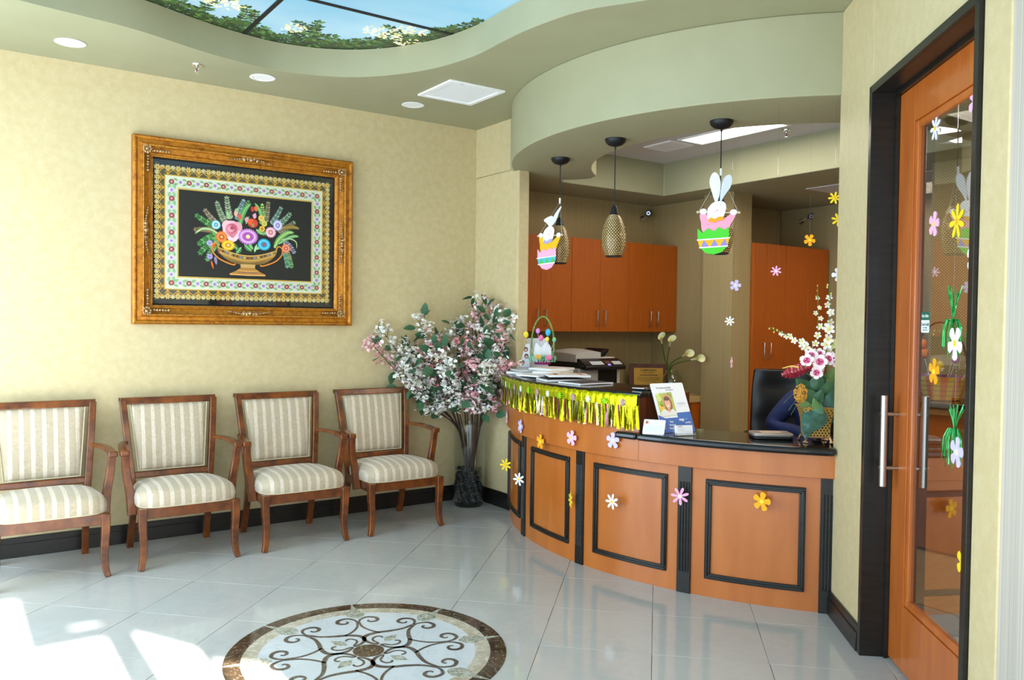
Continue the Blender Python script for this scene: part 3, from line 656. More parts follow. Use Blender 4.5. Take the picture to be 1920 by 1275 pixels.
    b = MB(); b.tube([(q[0]*1.004, q[1], q[2]+.004) for q in [seat(i/64, 0) for i in range(64)]], .0038, 6, closed=True); b.build('piping', M['piping'], st_)
    return t
ch = armchair('striped wooden armchair at the left edge, its left arm out of the picture', .500)
dup(ch, 'striped wooden armchair under the left side of the framed picture, second from the left', (1.215, 5.0, 0))
dup(ch, 'striped wooden armchair under the right side of the framed picture, third from the left', (1.920, 4.995, 0))
dup(ch, 'striped wooden armchair beside the tall glass vase of blossom', (2.635, 5.0, 0))
# ---------------------------------------------------------------- floor medallion (stone inlay)
MC = (1.540, 3.266); med = thing('floor_medallion', 'round stone inlay medallion with brown scrollwork set in the pale floor', 'floor medallion', (MC[0], MC[1], 0))
def disc(R, n=96): return [(R*cos(2*pi*k/n), R*sin(2*pi*k/n)) for k in range(n)]
b = MB(); b.prism(disc(.470), 0, .0012); b.build('stone_field', M['field'], med, ang=60)
for k in range(8):
    a = 28+45*k
    b = MB(); b.arc((0, 0), .534, .603, a+.4, a+44.6, 0, .0014, 2); b.build('dark_border_piece', M['emperador'], med)
    for (u, v) in ((.4, 22.4), (22.7, 44.6)):
        b = MB(); b.arc((0, 0), .468, .532, a+u, a+v, 0, .0014, 2); b.build('cream_border_piece', M['travertine'], med)
b = MB(); b.prism(disc(.068, 48), .001, .0020); b.build('hub', M['emperador'], med)
def rotp(P, a): c, s = cos(radians(a)), sin(radians(a)); return [(x*c-y*s, x*s+y*c) for x, y in P]
def ribbon(bb, P, w, z0, z1):
    n = len(P); L = []; Rr = []
    for i, p in enumerate(P):
        q, r = P[max(i-1, 0)], P[min(i+1, n-1)]; dx, dy = r[0]-q[0], r[1]-q[1]; l = hypot(dx, dy) or 1; ww = w(i/(n-1)) if callable(w) else w
        L.append((p[0]-dy/l*ww, p[1]+dx/l*ww)); Rr.append((p[0]+dy/l*ww, p[1]-dx/l*ww))
    k = len(L); bb.add([(x, y, z1) for x, y in L]+[(x, y, z1) for x, y in Rr]+[(x, y, z0) for x, y in L]+[(x, y, z0) for x, y in Rr],
      [(i, i+1, k+i+1, k+i) for i in range(k-1)]+[(i, 2*k+i, 2*k+i+1, i+1) for i in range(k-1)]+[(k+i, k+i+1, 3*k+i+1, 3*k+i) for i in range(k-1)])
for k in range(8):
    a = 28+45*k; big = k % 2 == 0
    b = MB(); b.prism(rotp(catmull([(.405, 0), (.44, .040), (.48, .040), (.53, .014), (.602, 0), (.53, -.014), (.48, -.040), (.44, -.040)], 4), a), .0012, .0024); b.build('leaf_inlay', M['leafstone'], med)
    b = MB()
    for s in (-1, 1):
        vol = [(.355, s*.004), (.385, s*.016), (.408, s*.045), (.398, s*.082), (.372, s*.096), (.347, s*.086), (.342, s*.062), (.354, s*.048), (.368, s*.052)]
        if big:   # heart: from the hub scroll out to the leaf, then the outer volute
            P = [(.150, s*.030), (.142, s*.048), (.125, s*.056), (.104, s*.048), (.097, s*.026), (.088, s*.008), (.080, s*.022), (.086, s*.062), (.115, s*.092), (.155, s*.096), (.205, s*.070), (.27, s*.028), (.32, s*.010)]
            # inner curl and the outer side of the heart
            inner_ = catmull([(.150, s*.034), (.158, s*.050), (.146, s*.066), (.120, s*.066), (.100, s*.048), (.090, s*.016), (.078, s*.006)], 6, False)
            side = catmull([(.078, s*.006), (.074, s*.050), (.092, s*.094), (.135, s*.112), (.185, s*.092), (.235, s*.050), (.29, s*.016), (.355, s*.004)], 6, False)
            ribbon(b, rotp(inner_, a), .0050, .0012, .0024); ribbon(b, rotp(side, a), lambda t: .0055+.005*sin(pi*t), .0012, .0024)
        else:
            foot = catmull([(.192, s*.080), (.235, s*.040), (.29, s*.012), (.355, s*.004)], 6, False)
            ribbon(b, rotp(foot, a), .0058, .0012, .0024)
        ribbon(b, rotp(catmull(vol, 6, False), a), lambda t: .0045+.0045*sin(pi*min(t*1.1, 1)), .0012, .0025)
    b.build('scroll_inlay', M['scroll'], med, smooth=False)
    if big:
        b = MB(); b.prism(rotp([(.118, 0), (.142, .018), (.160, .026), (.212, 0), (.160, -.026), (.142, -.018)], a), .0012, .0024); b.build('diamond_inlay', M['leafstone'], med)

# ---------------------------------------------------------------- framed embroidery
YW = 5.691
pic = thing('framed_embroidery', 'large gilt framed embroidery of a flower basket on black above the chairs', 'picture', (0, YW, 0))
X0, X1, Z0, Z1 = 1.010, 2.500, 1.400, 2.602; SX0, SX1, SZ0, SZ1 = 1.135, 2.362, 1.535, 2.466
prof = [(0, .0), (0, .052), (.010, .060), (.020, .058), (.028, .048), (.046, .050), (.054, .060), (.064, .056), (.070, .036), (.098, .026), (.106, .032), (.114, .030), (.125, .016), (.125, 0)]
sides = [('frame_rail', (X0, Z1), (X1, Z1), (1, 0), (0, -1)), ('frame_rail', (X1, Z1), (X1, Z0), (0, -1), (-1, 0)), ('frame_rail', (X1, Z0), (X0, Z0), (-1, 0), (0, 1)), ('frame_rail', (X0, Z0), (X0, Z1), (0, 1), (1, 0))]
for nm, p, q, d, n_ in sides:
    b = MB(); vs = []
    for (pt, sg) in ((p, 1), (q, -1)):
        for (u, h) in prof: vs.append((pt[0]+n_[0]*u+d[0]*u*sg, -h-.002, pt[1]+n_[1]*u+d[1]*u*sg))
    k = len(prof); b.add(vs, [(i, (i+1) % k, k+(i+1) % k, k+i) for i in range(k)]); fr_ = b.build(nm, M['gold'], pic, ang=20)
    L = hypot(q[0]-p[0], q[1]-p[1]); bd = MB(); m_ = int(L/.012)
    for i in range(8, m_-8):      # beaded edge
        t = (i+.5)/m_; x, z = p[0]+(q[0]-p[0])*t+n_[0]*.014, p[1]+(q[1]-p[1])*t+n_[1]*.014
        bd.ell((x, -.062, z), (.0042, .004, .0042), 5, 4)
    o = bd.build('bead_row', M['gold_edge'], fr_); o['kind'] = 'stuff'
    bd = MB(); bd.tube([(p[0]+(n_[0]+d[0])*.062, -.060, p[1]+(n_[1]+d[1])*.062), (q[0]+(n_[0]-d[0])*.062, -.060, q[1]+(n_[1]-d[1])*.062)], .0045, 8)
    bd.tube([(p[0]+(n_[0]+d[0])*.120, -.024, p[1]+(n_[1]+d[1])*.120), (q[0]+(n_[0]-d[0])*.120, -.024, q[1]+(n_[1]-d[1])*.120)], .0035, 8); bd.build('bright_fillet', M['gold_edge'], fr_)
def ornament(x, z, ang, kind):
    b = MB(); b.M = Matrix.Translation((x, -.050, z)) @ Matrix.Rotation(radians(ang), 4, 'Y') @ Matrix.Scale(1.35, 4)
    r = random.Random(int(x*97+z*31)); 
    if kind == 'centre':
        for k in range(5): b.ell(((k-2)*.016, -.002, .004-.004*abs(k-2)), (.010, .007, .014), 8, 6)
        b.ell((0, -.006, -.006), (.012, .009, .012), 8, 6)
        for s in (-1, 1):
            for k in range(6): b.ell((s*(.042+.013*k), 0, -.002-.0025*k), (.009, .005, .0065-.0006*k), 7, 5)
    else:
        for k in range(9): a = 2*pi*k/9; b.ell((.016*cos(a), -.004, .016*sin(a)), (.009, .008, .009), 7, 5)
        b.ell((0, -.008, 0), (.011, .010, .011), 8, 6)
        for (ux, uz) in ((1, 0), (0, -1)):
            for k in range(6): b.ell((ux*(.034+.013*k)+(-uz)*.004, 0, uz*(.034+.013*k)-ux*.004), (.008, .005, .0065), 7, 5)
    b.build('gilt_ornament', M['gilt'], pic, ang=60)
cxm, czm = (X0+X1)/2, (Z0+Z1)/2
ornament(X0+.085, Z1-.085, 0, 'corner'); ornament(X1-.085, Z1-.085, 90, 'corner'); ornament(X1-.085, Z0+.085, 180, 'corner'); ornament(X0+.085, Z0+.085, 270, 'corner')
ornament(cxm, Z1-.072, 0, 'centre'); ornament(cxm, Z0+.072, 180, 'centre'); ornament(X0+.072, czm, 270, 'centre'); ornament(X1-.072, czm, 90, 'centre')
boxes('velvet_ground', M['velvet'], [(SX0-.01, SX1+.01, -.008, -.004, SZ0-.01, SZ1+.01)], pic, smooth=False)
boxes('picture_glass', M['pic_glass'], [(SX0, SX1, -.0165, -.0155, SZ0, SZ1)], pic, smooth=False)
# stitched pieces: flat coloured shapes lying one over another on the velvet
yy = [-.0082]
class ST(MB):
    def sh(s, pts, col, step=.00001):
        yy[0] -= step; s.col = lin(col); n = len(pts); s.add([(x, yy[0], z) for x, z in pts], [tuple(range(n))])
    def disc(s, x, z, r, col, n=12, rz=None): s.sh([(x+r*cos(2*pi*k/n), z+(rz or r)*sin(2*pi*k/n)) for k in range(n)], col)
    def petals(s, x, z, r, n, col, w=.5, rz=1, ph=0, r0=0):
        for k in range(n):
            a = 2*pi*k/n+ph; c, sn = cos(a), sin(a); q = [(r0, 0), (r*.5, r*w*.5), (r*.85, r*w*.42), (r, 0), (r*.85, -r*w*.42), (r*.5, -r*w*.5)]
            s.sh([(x+u*c-v*sn, z+(u*sn+v*c)*rz) for u, v in q], col if isinstance(col, str) else col[k % len(col)], .000001)
    def line(s, P, w, col):
        yy[0] -= .00001; s.col = lin(col); n = len(P); L = []; Rr = []
        for i, p in enumerate(P):
            q, r = P[max(i-1, 0)], P[min(i+1, n-1)]; dx, dy = r[0]-q[0], r[1]-q[1]; l = hypot(dx, dy) or 1
            L.append((p[0]-dy/l*w, p[1]+dx/l*w)); Rr.append((p[0]+dy/l*w, p[1]-dx/l*w))
        s.add([(x, yy[0], z) for x, z in L+Rr], [(i, i+1, n+i+1, n+i) for i in range(n-1)])
    def leaf(s, x, z, a, L, w, col, vein=None):
        c, sn = cos(a), sin(a); q = [(0, 0), (.25, .42), (.55, .5), (.85, .25), (1, 0), (.85, -.25), (.55, -.5), (.25, -.42)]
        s.sh([(x+u*L*c-v*w*sn, z+u*L*sn+v*w*c) for u, v in q], col)
        if vein: s.line([(x, z), (x+L*.85*c, z+L*.85*sn)], w*.05+.0004, vein)
    def frond(s, x, z, a, n, step, L, col, curve=0, stem='#56633a', w=.5):
        L = L*1.3
        P = [(x, z)]
        for k in range(n): a += curve; P.append((P[-1][0]+cos(a)*step, P[-1][1]+sin(a)*step))
        s.line(P, .0009, stem)
        for k in range(1, n+1):
            an = atan2(P[k][1]-P[k-1][1], P[k][0]-P[k-1][0]); l = L*(1-.35*k/n)
            for sd in (-1, 1): s.leaf(P[k][0], P[k][1], an+sd*.85, l, l*w, col if isinstance(col, str) else col[k % len(col)])
        s.leaf(P[-1][0], P[-1][1], a, L*.7, L*.4, col if isinstance(col, str) else col[0])
LX0, LX1, LZ0, LZ1 = 1.150, 2.335, 1.570, 2.430; BX0, BX1, BZ0, BZ1 = 1.212, 2.280, 1.633, 2.368; IX0, IX1, IZ0, IZ1 = 1.294, 2.198, 1.716, 2.284
s = ST()
# outer gold lace border
def runs(x0, x1, z0, z1):
    return [((x0, z1), (1, 0), (0, -1), x1-x0), ((x1, z1), (0, -1), (-1, 0), z1-z0), ((x1, z0), (-1, 0), (0, 1), x1-x0), ((x0, z0), (0, 1), (1, 0), z1-z0)]
for (p, d, n_, L) in runs(LX0, LX1, LZ0, LZ1):
    m_ = round(L/.066)
    for k in range(m_+1):
        t = .014+(L-.028)*k/m_; x, z = p[0]+d[0]*t+n_[0]*.014, p[1]+d[1]*t+n_[1]*.014
        s.petals(x, z, .022, 8, '#d2b45c', .42, ph=.39); s.disc(x, z, .004, '#8c6420')
        for dl in (-.022, .022):
            c_ = (x+d[0]*dl-n_[0]*.004, z+d[1]*dl-n_[1]*.004); s.line([(c_[0]+.009*cos(q_), c_[1]+.009*sin(q_)) for q_ in [i*.7 for i in range(8)]], .0009, '#8f8a70')
        if k < m_:
            t2 = t+(L-.028)/m_/2; x2, z2 = p[0]+d[0]*t2+n_[0]*.010, p[1]+d[1]*t2+n_[1]*.010
            s.petals(x2, z2, .016, 7, '#dccb90', .45); 
            f = lambda tt, dd: (p[0]+d[0]*tt+n_[0]*dd, p[1]+d[1]*tt+n_[1]*dd); h = (L-.028)/m_/2
            s.sh([f(t+.004, .060), f(t+h*.45, .036), f(t2, .027), f(t2+h*.55, .036), f(t2+h-.004, .060)], '#4a4632')
            s.line([f(t, .056), f(t+h*.4, .036), f(t2-.006, .028), f(t2, .022), f(t2+.006, .028), f(t2+h*.6, .036), f(t2+h, .056)], .0026, '#d9a318')
        s.line([f_ for f_ in [(x+n_[0]*.008, z+n_[1]*.008), (x+n_[0]*.045, z+n_[1]*.045)]], .0032, '#cf9a1c')
for (q0, q1, q2_, q3, w) in ((BX0, BX1, BZ0, BZ1, .006),):
    pass
s.sh([(BX0-.007, BZ0-.007), (BX1+.007, BZ0-.007), (BX1+.007, BZ1+.007), (BX0-.007, BZ1+.007)], '#c79a1e', .0001)
s.sh([(BX0, BZ0), (BX1, BZ0), (BX1, BZ1), (BX0, BZ1)], '#d9dcc0', .0001)
w_ = (IX0-BX0)/2-.003
for (p, d, n_, L) in runs(BX0+w_, BX1-w_, BZ0+w_, BZ1-w_):
    m_ = round(L/.0595); m_ += m_ % 2
    for k in range(m_):
        t = L*k/m_; x, z = p[0]+d[0]*t, p[1]+d[1]*t; x2, z2 = p[0]+d[0]*(t+L/m_/2), p[1]+d[1]*(t+L/m_/2)
        for sd, (ox) in ((1, .022), (-1, -.022)):
            an = atan2(d[1], d[0])+.35*sd; s.leaf(x2+n_[0]*ox-d[0]*.018, z2+n_[1]*ox-d[1]*.018, an, .036, .013, '#7fae7c'); s.leaf(x2-n_[0]*ox*.4-d[0]*.012, z2-n_[1]*ox*.4-d[1]*.012, an+pi*.15, .024, .009, '#9cc295')
        if k % 2 == 0:
            s.petals(x, z, .0185, 8, '#8c3a3c', .62, ph=.3); s.petals(x, z, .0085, 8, '#d88a80', .5); s.disc(x, z, .003, '#e8c0a8')
        else:
            s.petals(x, z, .019, 8, '#e2dfe0', .5); s.petals(x, z, .014, 8, '#a77cc0', .4, ph=.2); s.disc(x, z, .003, '#6d4a90')
s.sh([(IX0-.008, IZ0-.008), (IX1+.008, IZ0-.008), (IX1+.008, IZ1+.008), (IX0-.008, IZ1+.008)], '#c4a040', .0001)
s.sh([(IX0, IZ0), (IX1, IZ0), (IX1, IZ1), (IX0, IZ1)], '#15160f', .0001)
bd_ = s.build('embroidered_border', M['art'], pic, smooth=False, recalc=False); bd_['label'] = 'gold lace and floral band border'
s = ST()
G1 = ['#5f8f4e', '#7aa765', '#4c7a45']; G2 = ['#6f7f5a', '#8a9a70']; G3 = ['#3f7a3c', '#5fa050', '#2f6a35']
for args in [(1.60, 2.08, 2.15, 9, .016, .026, ['#8a9a78', '#6f7f62'], -.03), (1.63, 2.10, 1.85, 9, .017, .026, ['#7d8a6a', '#9aa885'], -.02), (1.67, 2.10, 1.45, 10, .015, .022, ['#8fa6a8', '#6d8a8a'], -.03), (1.70, 2.12, 1.35, 8, .016, .020, G1, -.03),
             (1.56, 2.06, 2.5, 9, .015, .024, ['#7a6a58', '#9a8a70'], -.03), (1.54, 2.05, 2.75, 9, .016, .026, G3, -.02), (1.54, 2.03, 3.0, 9, .015, .024, ['#5a7040', '#a05a3a'], .03), (1.55, 2.0, 3.3, 9, .015, .028, G3, .06), (1.55, 1.98, 3.6, 9, .017, .028, G3, .05), (1.56, 1.97, 3.9, 9, .017, .026, G1, .05),
             (1.86, 2.10, 1.3, 9, .016, .024, ['#7a7055', '#93886a'], .02), (1.84, 2.08, 1.45, 9, .016, .022, ['#a8c85a', '#7ca848'], .02), (1.90, 2.09, .95, 9, .016, .024, ['#5f7d70', '#88a090'], .02), (1.93, 2.08, .62, 8, .018, .026, ['#6a8a6a', '#8aa58a'], .03), (1.94, 2.05, .35, 8, .018, .024, ['#6a9a70', '#a8686a'], .04),
             (1.98, 1.99, -.25, 7, .016, .024, ['#7d7f92', '#9a9ab0'], -.10), (2.0, 1.93, -.9, 8, .015, .026, G1, -.05), (2.0, 1.94, -1.25, 8, .015, .026, ['#6a9a80', '#4f8060'], -.03), (1.98, 1.96, -.6, 7, .015, .022, ['#8a8a60', '#6a7a50'], -.08)]:
    s.frond(*args)
def blade(P, w, c1, c2):
    P = catmull(P, 6, False); n = len(P)
    L = []; Rr = []
    for i, p in enumerate(P):
        q, r = P[max(i-1, 0)], P[min(i+1, n-1)]; dx, dy = r[0]-q[0], r[1]-q[1]; l = hypot(dx, dy) or 1; ww = w*max(0, sin(pi*(.08+.92*i/(n-1))))**.6+.0006
        L.append((p[0]-dy/l*ww, p[1]+dx/l*ww)); Rr.append((p[0]+dy/l*ww, p[1]-dx/l*ww))
    s.sh(L+Rr[::-1], c1); s.line(P[:-2], w*.28, c2)
blade([(1.69, 2.07), (1.70, 2.13), (1.725, 2.19), (1.765, 2.235)], .018, '#4f8f4a', '#7fb56a')
blade([(1.84, 2.10), (1.835, 2.16), (1.82, 2.20), (1.79, 2.24)], .012, '#5a9a55', '#8fc07a')
blade([(1.56, 2.0), (1.50, 2.035), (1.44, 2.035), (1.395, 2.0)], .009, '#7f9f6a', '#c6d6a0')
blade([(1.93, 1.94), (1.96, 2.0), (2.02, 2.05), (2.07, 2.055)], .017, '#6a9c4e', '#a8c878'); blade([(1.96, 1.97), (2.02, 2.01), (2.07, 2.03), (2.105, 2.03)], .012, '#5f9455', '#9cc07a')
blade([(1.98, 2.0), (2.04, 2.01), (2.085, 1.99), (2.09, 1.945)], .004, '#8fae80', '#bcd0a8'); blade([(1.95, 2.06), (2.0, 2.085), (2.06, 2.095), (2.11, 2.085)], .016, '#7a6428', '#9a8440')
for (x, z, a, L, w, c) in [(1.64, 1.955, -.9, .06, .035, '#2f6f34'), (1.70, 1.93, -2.2, .06, .035, '#3c7f3e'), (1.72, 1.95, -.7, .07, .035, '#3f8a44'), (1.78, 1.92, 2.2, .05, .022, '#6fa868'), (1.80, 1.92, .6, .06, .022, '#7fb878'), (1.79, 1.90, 1.3, .06, .018, '#a0cc90'), (1.62, 2.12, 1.9, .05, .03, '#86b27a'), (1.73, 2.09, 1.2, .06, .02, '#5f9a58'), (1.83, 2.03, .2, .06, .03, '#5f8a50'), (1.80, 2.06, -.6, .06, .03, '#6fa45f'), (1.76, 2.06, -2.3, .05, .02, '#8fba80'), (1.66, 2.16, 1.1, .04, .03, '#7fa878')]:
    s.leaf(x, z, a, L, w, c, '#b6d0a0')
def bloom(x, z, r, n, c1, c2, c3, w=.32, rz=1):
    s.petals(x, z, r, n, c1, w, rz); s.petals(x, z, r*.78, n, c2, w, rz, ph=pi/n); s.petals(x, z, r*.52, n, c3, w, rz)
    s.disc(x, z, r*.17, '#e0c890')
# rose
for (dx, dz, r, c) in [(0, 0, .062, '#e2a6b0'), (-.03, .025, .036, '#e9b4bc'), (.035, .02, .036, '#dd9aa6'), (.005, -.045, .038, '#f0c2c8'), (-.03, -.02, .03, '#ecb8c0'), (.035, -.03, .03, '#f2ccd0'), (0, .0, .044, '#d6808e'), (.004, .010, .032, '#c0566a'), (-.006, .006, .022, '#e09aa6'), (.002, .012, .014, '#b04258')]:
    s.disc(1.636+dx, 2.045+dz, r, c, 14)
s.sh([(1.60, 2.03), (1.636, 2.005), (1.675, 2.028), (1.64, 2.02)], '#c86a7c'); s.sh([(1.605, 2.012), (1.64, 1.99), (1.672, 2.01), (1.64, 2.0)], '#b85a6c')
for (x, z, a, c) in [(1.662, 2.155, 0, '#e8a090'), (1.69, 2.135, 1, '#d05a3c'), (1.80, 2.20, .5, '#d86a30'), (1.775, 2.195, 2, '#b83a30'), (1.735, 2.12, 1.4, '#d890a0'), (1.79, 2.15, 1.2, '#d89aac')]:
    s.disc(x, z, .013, c, 8, .018); s.petals(x, z+.006, .016, 3, c, .6, ph=a)
s.disc(1.778, 2.10, .037, '#b8341c', 12, .032); s.disc(1.765, 2.108, .022, '#e0562a', 10); s.disc(1.79, 2.10, .018, '#c8401e', 10); s.disc(1.778, 2.085, .010, '#8f8a50', 8, .014)
bloom(1.836, 2.138, .023, 10, '#d9a83a', '#f0d070', '#c08a28', .5); bloom(1.858, 2.102, .021, 10, '#c8b438', '#e8dc70', '#90862a', .5); bloom(1.842, 2.066, .022, 8, '#d8a820', '#efc840', '#8a4a1a', .6)
bloom(1.531, 2.070, .032, 16, '#7ac8d8', '#c4e6ea', '#3c8fb8'); bloom(1.568, 1.991, .041, 22, '#d4701c', '#e8853a', '#c05a18', .28); bloom(1.612, 1.938, .047, 20, '#e0a818', '#f0c838', '#cc8c14', .32, .8)
bloom(1.952, 2.098, .036, 18, '#a8a4d0', '#d4d2ea', '#8c86be', .3, 1.15); bloom(1.902, 2.046, .040, 16, '#e0a0ac', '#f0c8cc', '#cc7484'); bloom(2.012, 1.941, .034, 16, '#d86a48', '#eb9478', '#c04e38')
bloom(1.745, 2.005, .072, 26, '#c27cc4', '#dcb6de', '#8f2f8c', .22, .8); s.petals(1.745, 2.005, .045, 20, '#a850a4', .25, .8); s.disc(1.745, 2.005, .014, '#e8dc8c'); bloom(1.856, 1.958, .048, 18, '#2f9fc0', '#5cc0d8', '#1f86b0', .34, .9); s.disc(1.856, 1.958, .012, '#a04a50')
bloom(1.490, 1.945, .022, 12, '#8a84c4', '#c4c0e4', '#5a54a0'); bloom(1.492, 1.855, .021, 12, '#8a7cc4', '#c0b4e4', '#5a4aa0'); s.leaf(1.50, 1.83, -1.3, .06, .012, '#d8601c'); s.leaf(1.525, 1.86, -1.4, .06, .02, '#8a7a98'); s.leaf(1.50, 1.90, 1.0, .06, .015, '#c8601c'); s.leaf(1.54, 1.91, -1.0, .045, .018, '#8a3a30')
# footed bowl
cb = 1.745; rimz = 1.925
def bowl(t): return .215*cos(t)**.8
top = [(cb-.205+.41*i/16, rimz-.048*sin(pi*i/16)) for i in range(17)]
bowlp = top+[(cb+.205*cos(radians(a_))**.9, 1.925-.115*sin(radians(a_))**1.1) for a_ in range(10, 86, 8)]+[(cb-.205*cos(radians(a_))**.9, 1.925-.115*sin(radians(a_))**1.1) for a_ in range(82, 8, -8)]
s.sh(bowlp, '#8a6a2c')
for i in range(-14, 15):
    x = cb+i*.0115; s.line([(x, 1.862-.0004*i*i*.4), (cb+(x-cb)*.42, 1.816)], .0010, '#6a4c1e')
for dz, c in ((.0, '#d6a850'), (-.030, '#d6a850'), (-.040, '#b98a3c')):
    s.line([(cb-.203*(1+dz*2.0)+.406*(1+dz*2.0)*i/16, rimz-.004+dz-.048*sin(pi*i/16)) for i in range(17)], .0028, c)
for i in range(15):
    t = (i+1)/16; x = cb-.19+.38*t; z = rimz-.019-.048*sin(pi*t); s.disc(x, z, .009, ['#7a2f24', '#6f7f90', '#c0a060', '#5a3a1c'][i % 4], 6)
s.sh([(cb-.052, 1.815), (cb+.052, 1.815), (cb+.048, 1.79), (cb-.048, 1.79)], '#c09a58'); s.sh([(cb-.045, 1.792), (cb+.045, 1.792), (cb+.085, 1.765), (cb+.125, 1.748), (cb+.12, 1.738), (cb-.12, 1.738), (cb-.125, 1.748), (cb-.085, 1.765)], '#a8742c')
s.line([(cb-.12, 1.744), (cb, 1.740), (cb+.12, 1.744)], .0035, '#dca860'); s.line([(cb-.07, 1.772), (cb, 1.768), (cb+.07, 1.772)], .002, '#dca860')
for i in range(9): s.disc(cb-.056+.014*i, 1.758, .0042, '#6a4a80', 6)
for sg in (-1, 1):
    s.line(catmull([(cb+sg*.195, 1.925), (cb+sg*.215, 1.95), (cb+sg*.238, 1.935), (cb+sg*.238, 1.895), (cb+sg*.20, 1.85), (cb+sg*.14, 1.820), (cb+sg*.095, 1.808), (cb+sg*.085, 1.816)], 5, False), .0042, '#d8842c')
bq = s.build('embroidered_bouquet', M['art'], pic, smooth=False, recalc=False); bq['label'] = 'stitched bouquet in a golden footed bowl'

# ---------------------------------------------------------------- pendants
def shade_r(t):       # t 0 top .. 1 bottom
    return .030+.041*sin(pi*min(1, .04+t*.86))**.75 if t < .99 else .044
def pendant(x, y, lab, ztop=2.135, zb=1.865):
    t = thing('pendant_lamp', lab, 'pendant lamp', (x, y, ZS), group='pendant lamps over the counter')
    b = MB(); b.lathe([(.066, 0), (.066, -.006), (.060, -.022), (.044, -.036), (.022, -.043), (.006, -.046), (.006, -.058), (0, -.058)], 32); b.build('canopy', M['black_metal'], t)
    zt = ztop-ZS; z0 = zb-ZS
    b = MB(); b.tube([(0, 0, -.05), (0, 0, zt+.02)], .0035, 8); b.build('cord', M['black_metal'], t)
    b = MB(); b.lathe([(.006, .055), (.018, .045), (.024, .02), (.030, -.002), (0, -.002)], 20, (0, 0, zt)); b.build('socket_cap', M['black_metal'], t)
    H = zt-z0; TB = [(0, .022), (.05, .036), (.15, .052), (.30, .066), (.45, .0745), (.6, .077), (.75, .0735), (.88, .064), (1.05, .046)]
    rr = lambda u: next(a[1]+(c[1]-a[1])*(u-a[0])/(c[0]-a[0]) for a, c in zip(TB, TB[1:]) if u <= c[0])
    pr = [(rr(i/16), zt-H*i/16) for i in range(17)]; b = MB(); b.lathe(pr+[(r_-.003, z_) for r_, z_ in pr[::-1]], 28, close=True); sh = b.build('glass_shade', mat('amber_shade_glass', '#5c421a', .25, .2), t)
    b = MB(); rows, cols = 26, 26
    for i in range(1, rows):
        u = i/rows; r = rr(u)+.0008; z = zt-H*u; hh = H/rows*.36
        for k in range(cols):
            a = 2*pi*(k+.5*(i % 2))/cols; da = pi/cols*.80
            r2 = rr(u+.02)+.0008
            b.add([(r*cos(a-da), r*sin(a-da), z), (r*1.012*cos(a), r*1.012*sin(a), z+hh), (r*cos(a+da), r*sin(a+da), z), (r*1.03*cos(a), r*1.03*sin(a), z-hh)], [(0, 1, 2, 3)])
    o = b.build('glass_chips', mat('pale_gold_glass_chips', '#e0cc98', .2, .3), sh, smooth=False); o['kind'] = 'stuff'
    b = MB(); b.lathe([(rr(1)+.001, zt-H+.002), (rr(1)+.001, zt-H-.003), (rr(1)-.004, zt-H-.003), (rr(1)-.004, zt-H+.002)], 28, close=True); b.build('rim', M['black_metal'], t)
    return t
pendant(3.567, 4.537, 'woven look glass pendant lamp behind the yellow and pink hanging bunny', 2.125, 1.858)
pendant(3.460, 3.851, 'woven look glass pendant lamp hanging alone between the two bunnies', 2.125, 1.862)
pendant(3.617, 3.141, 'woven look glass pendant lamp behind the green and pink hanging bunny', 2.115, 1.845)
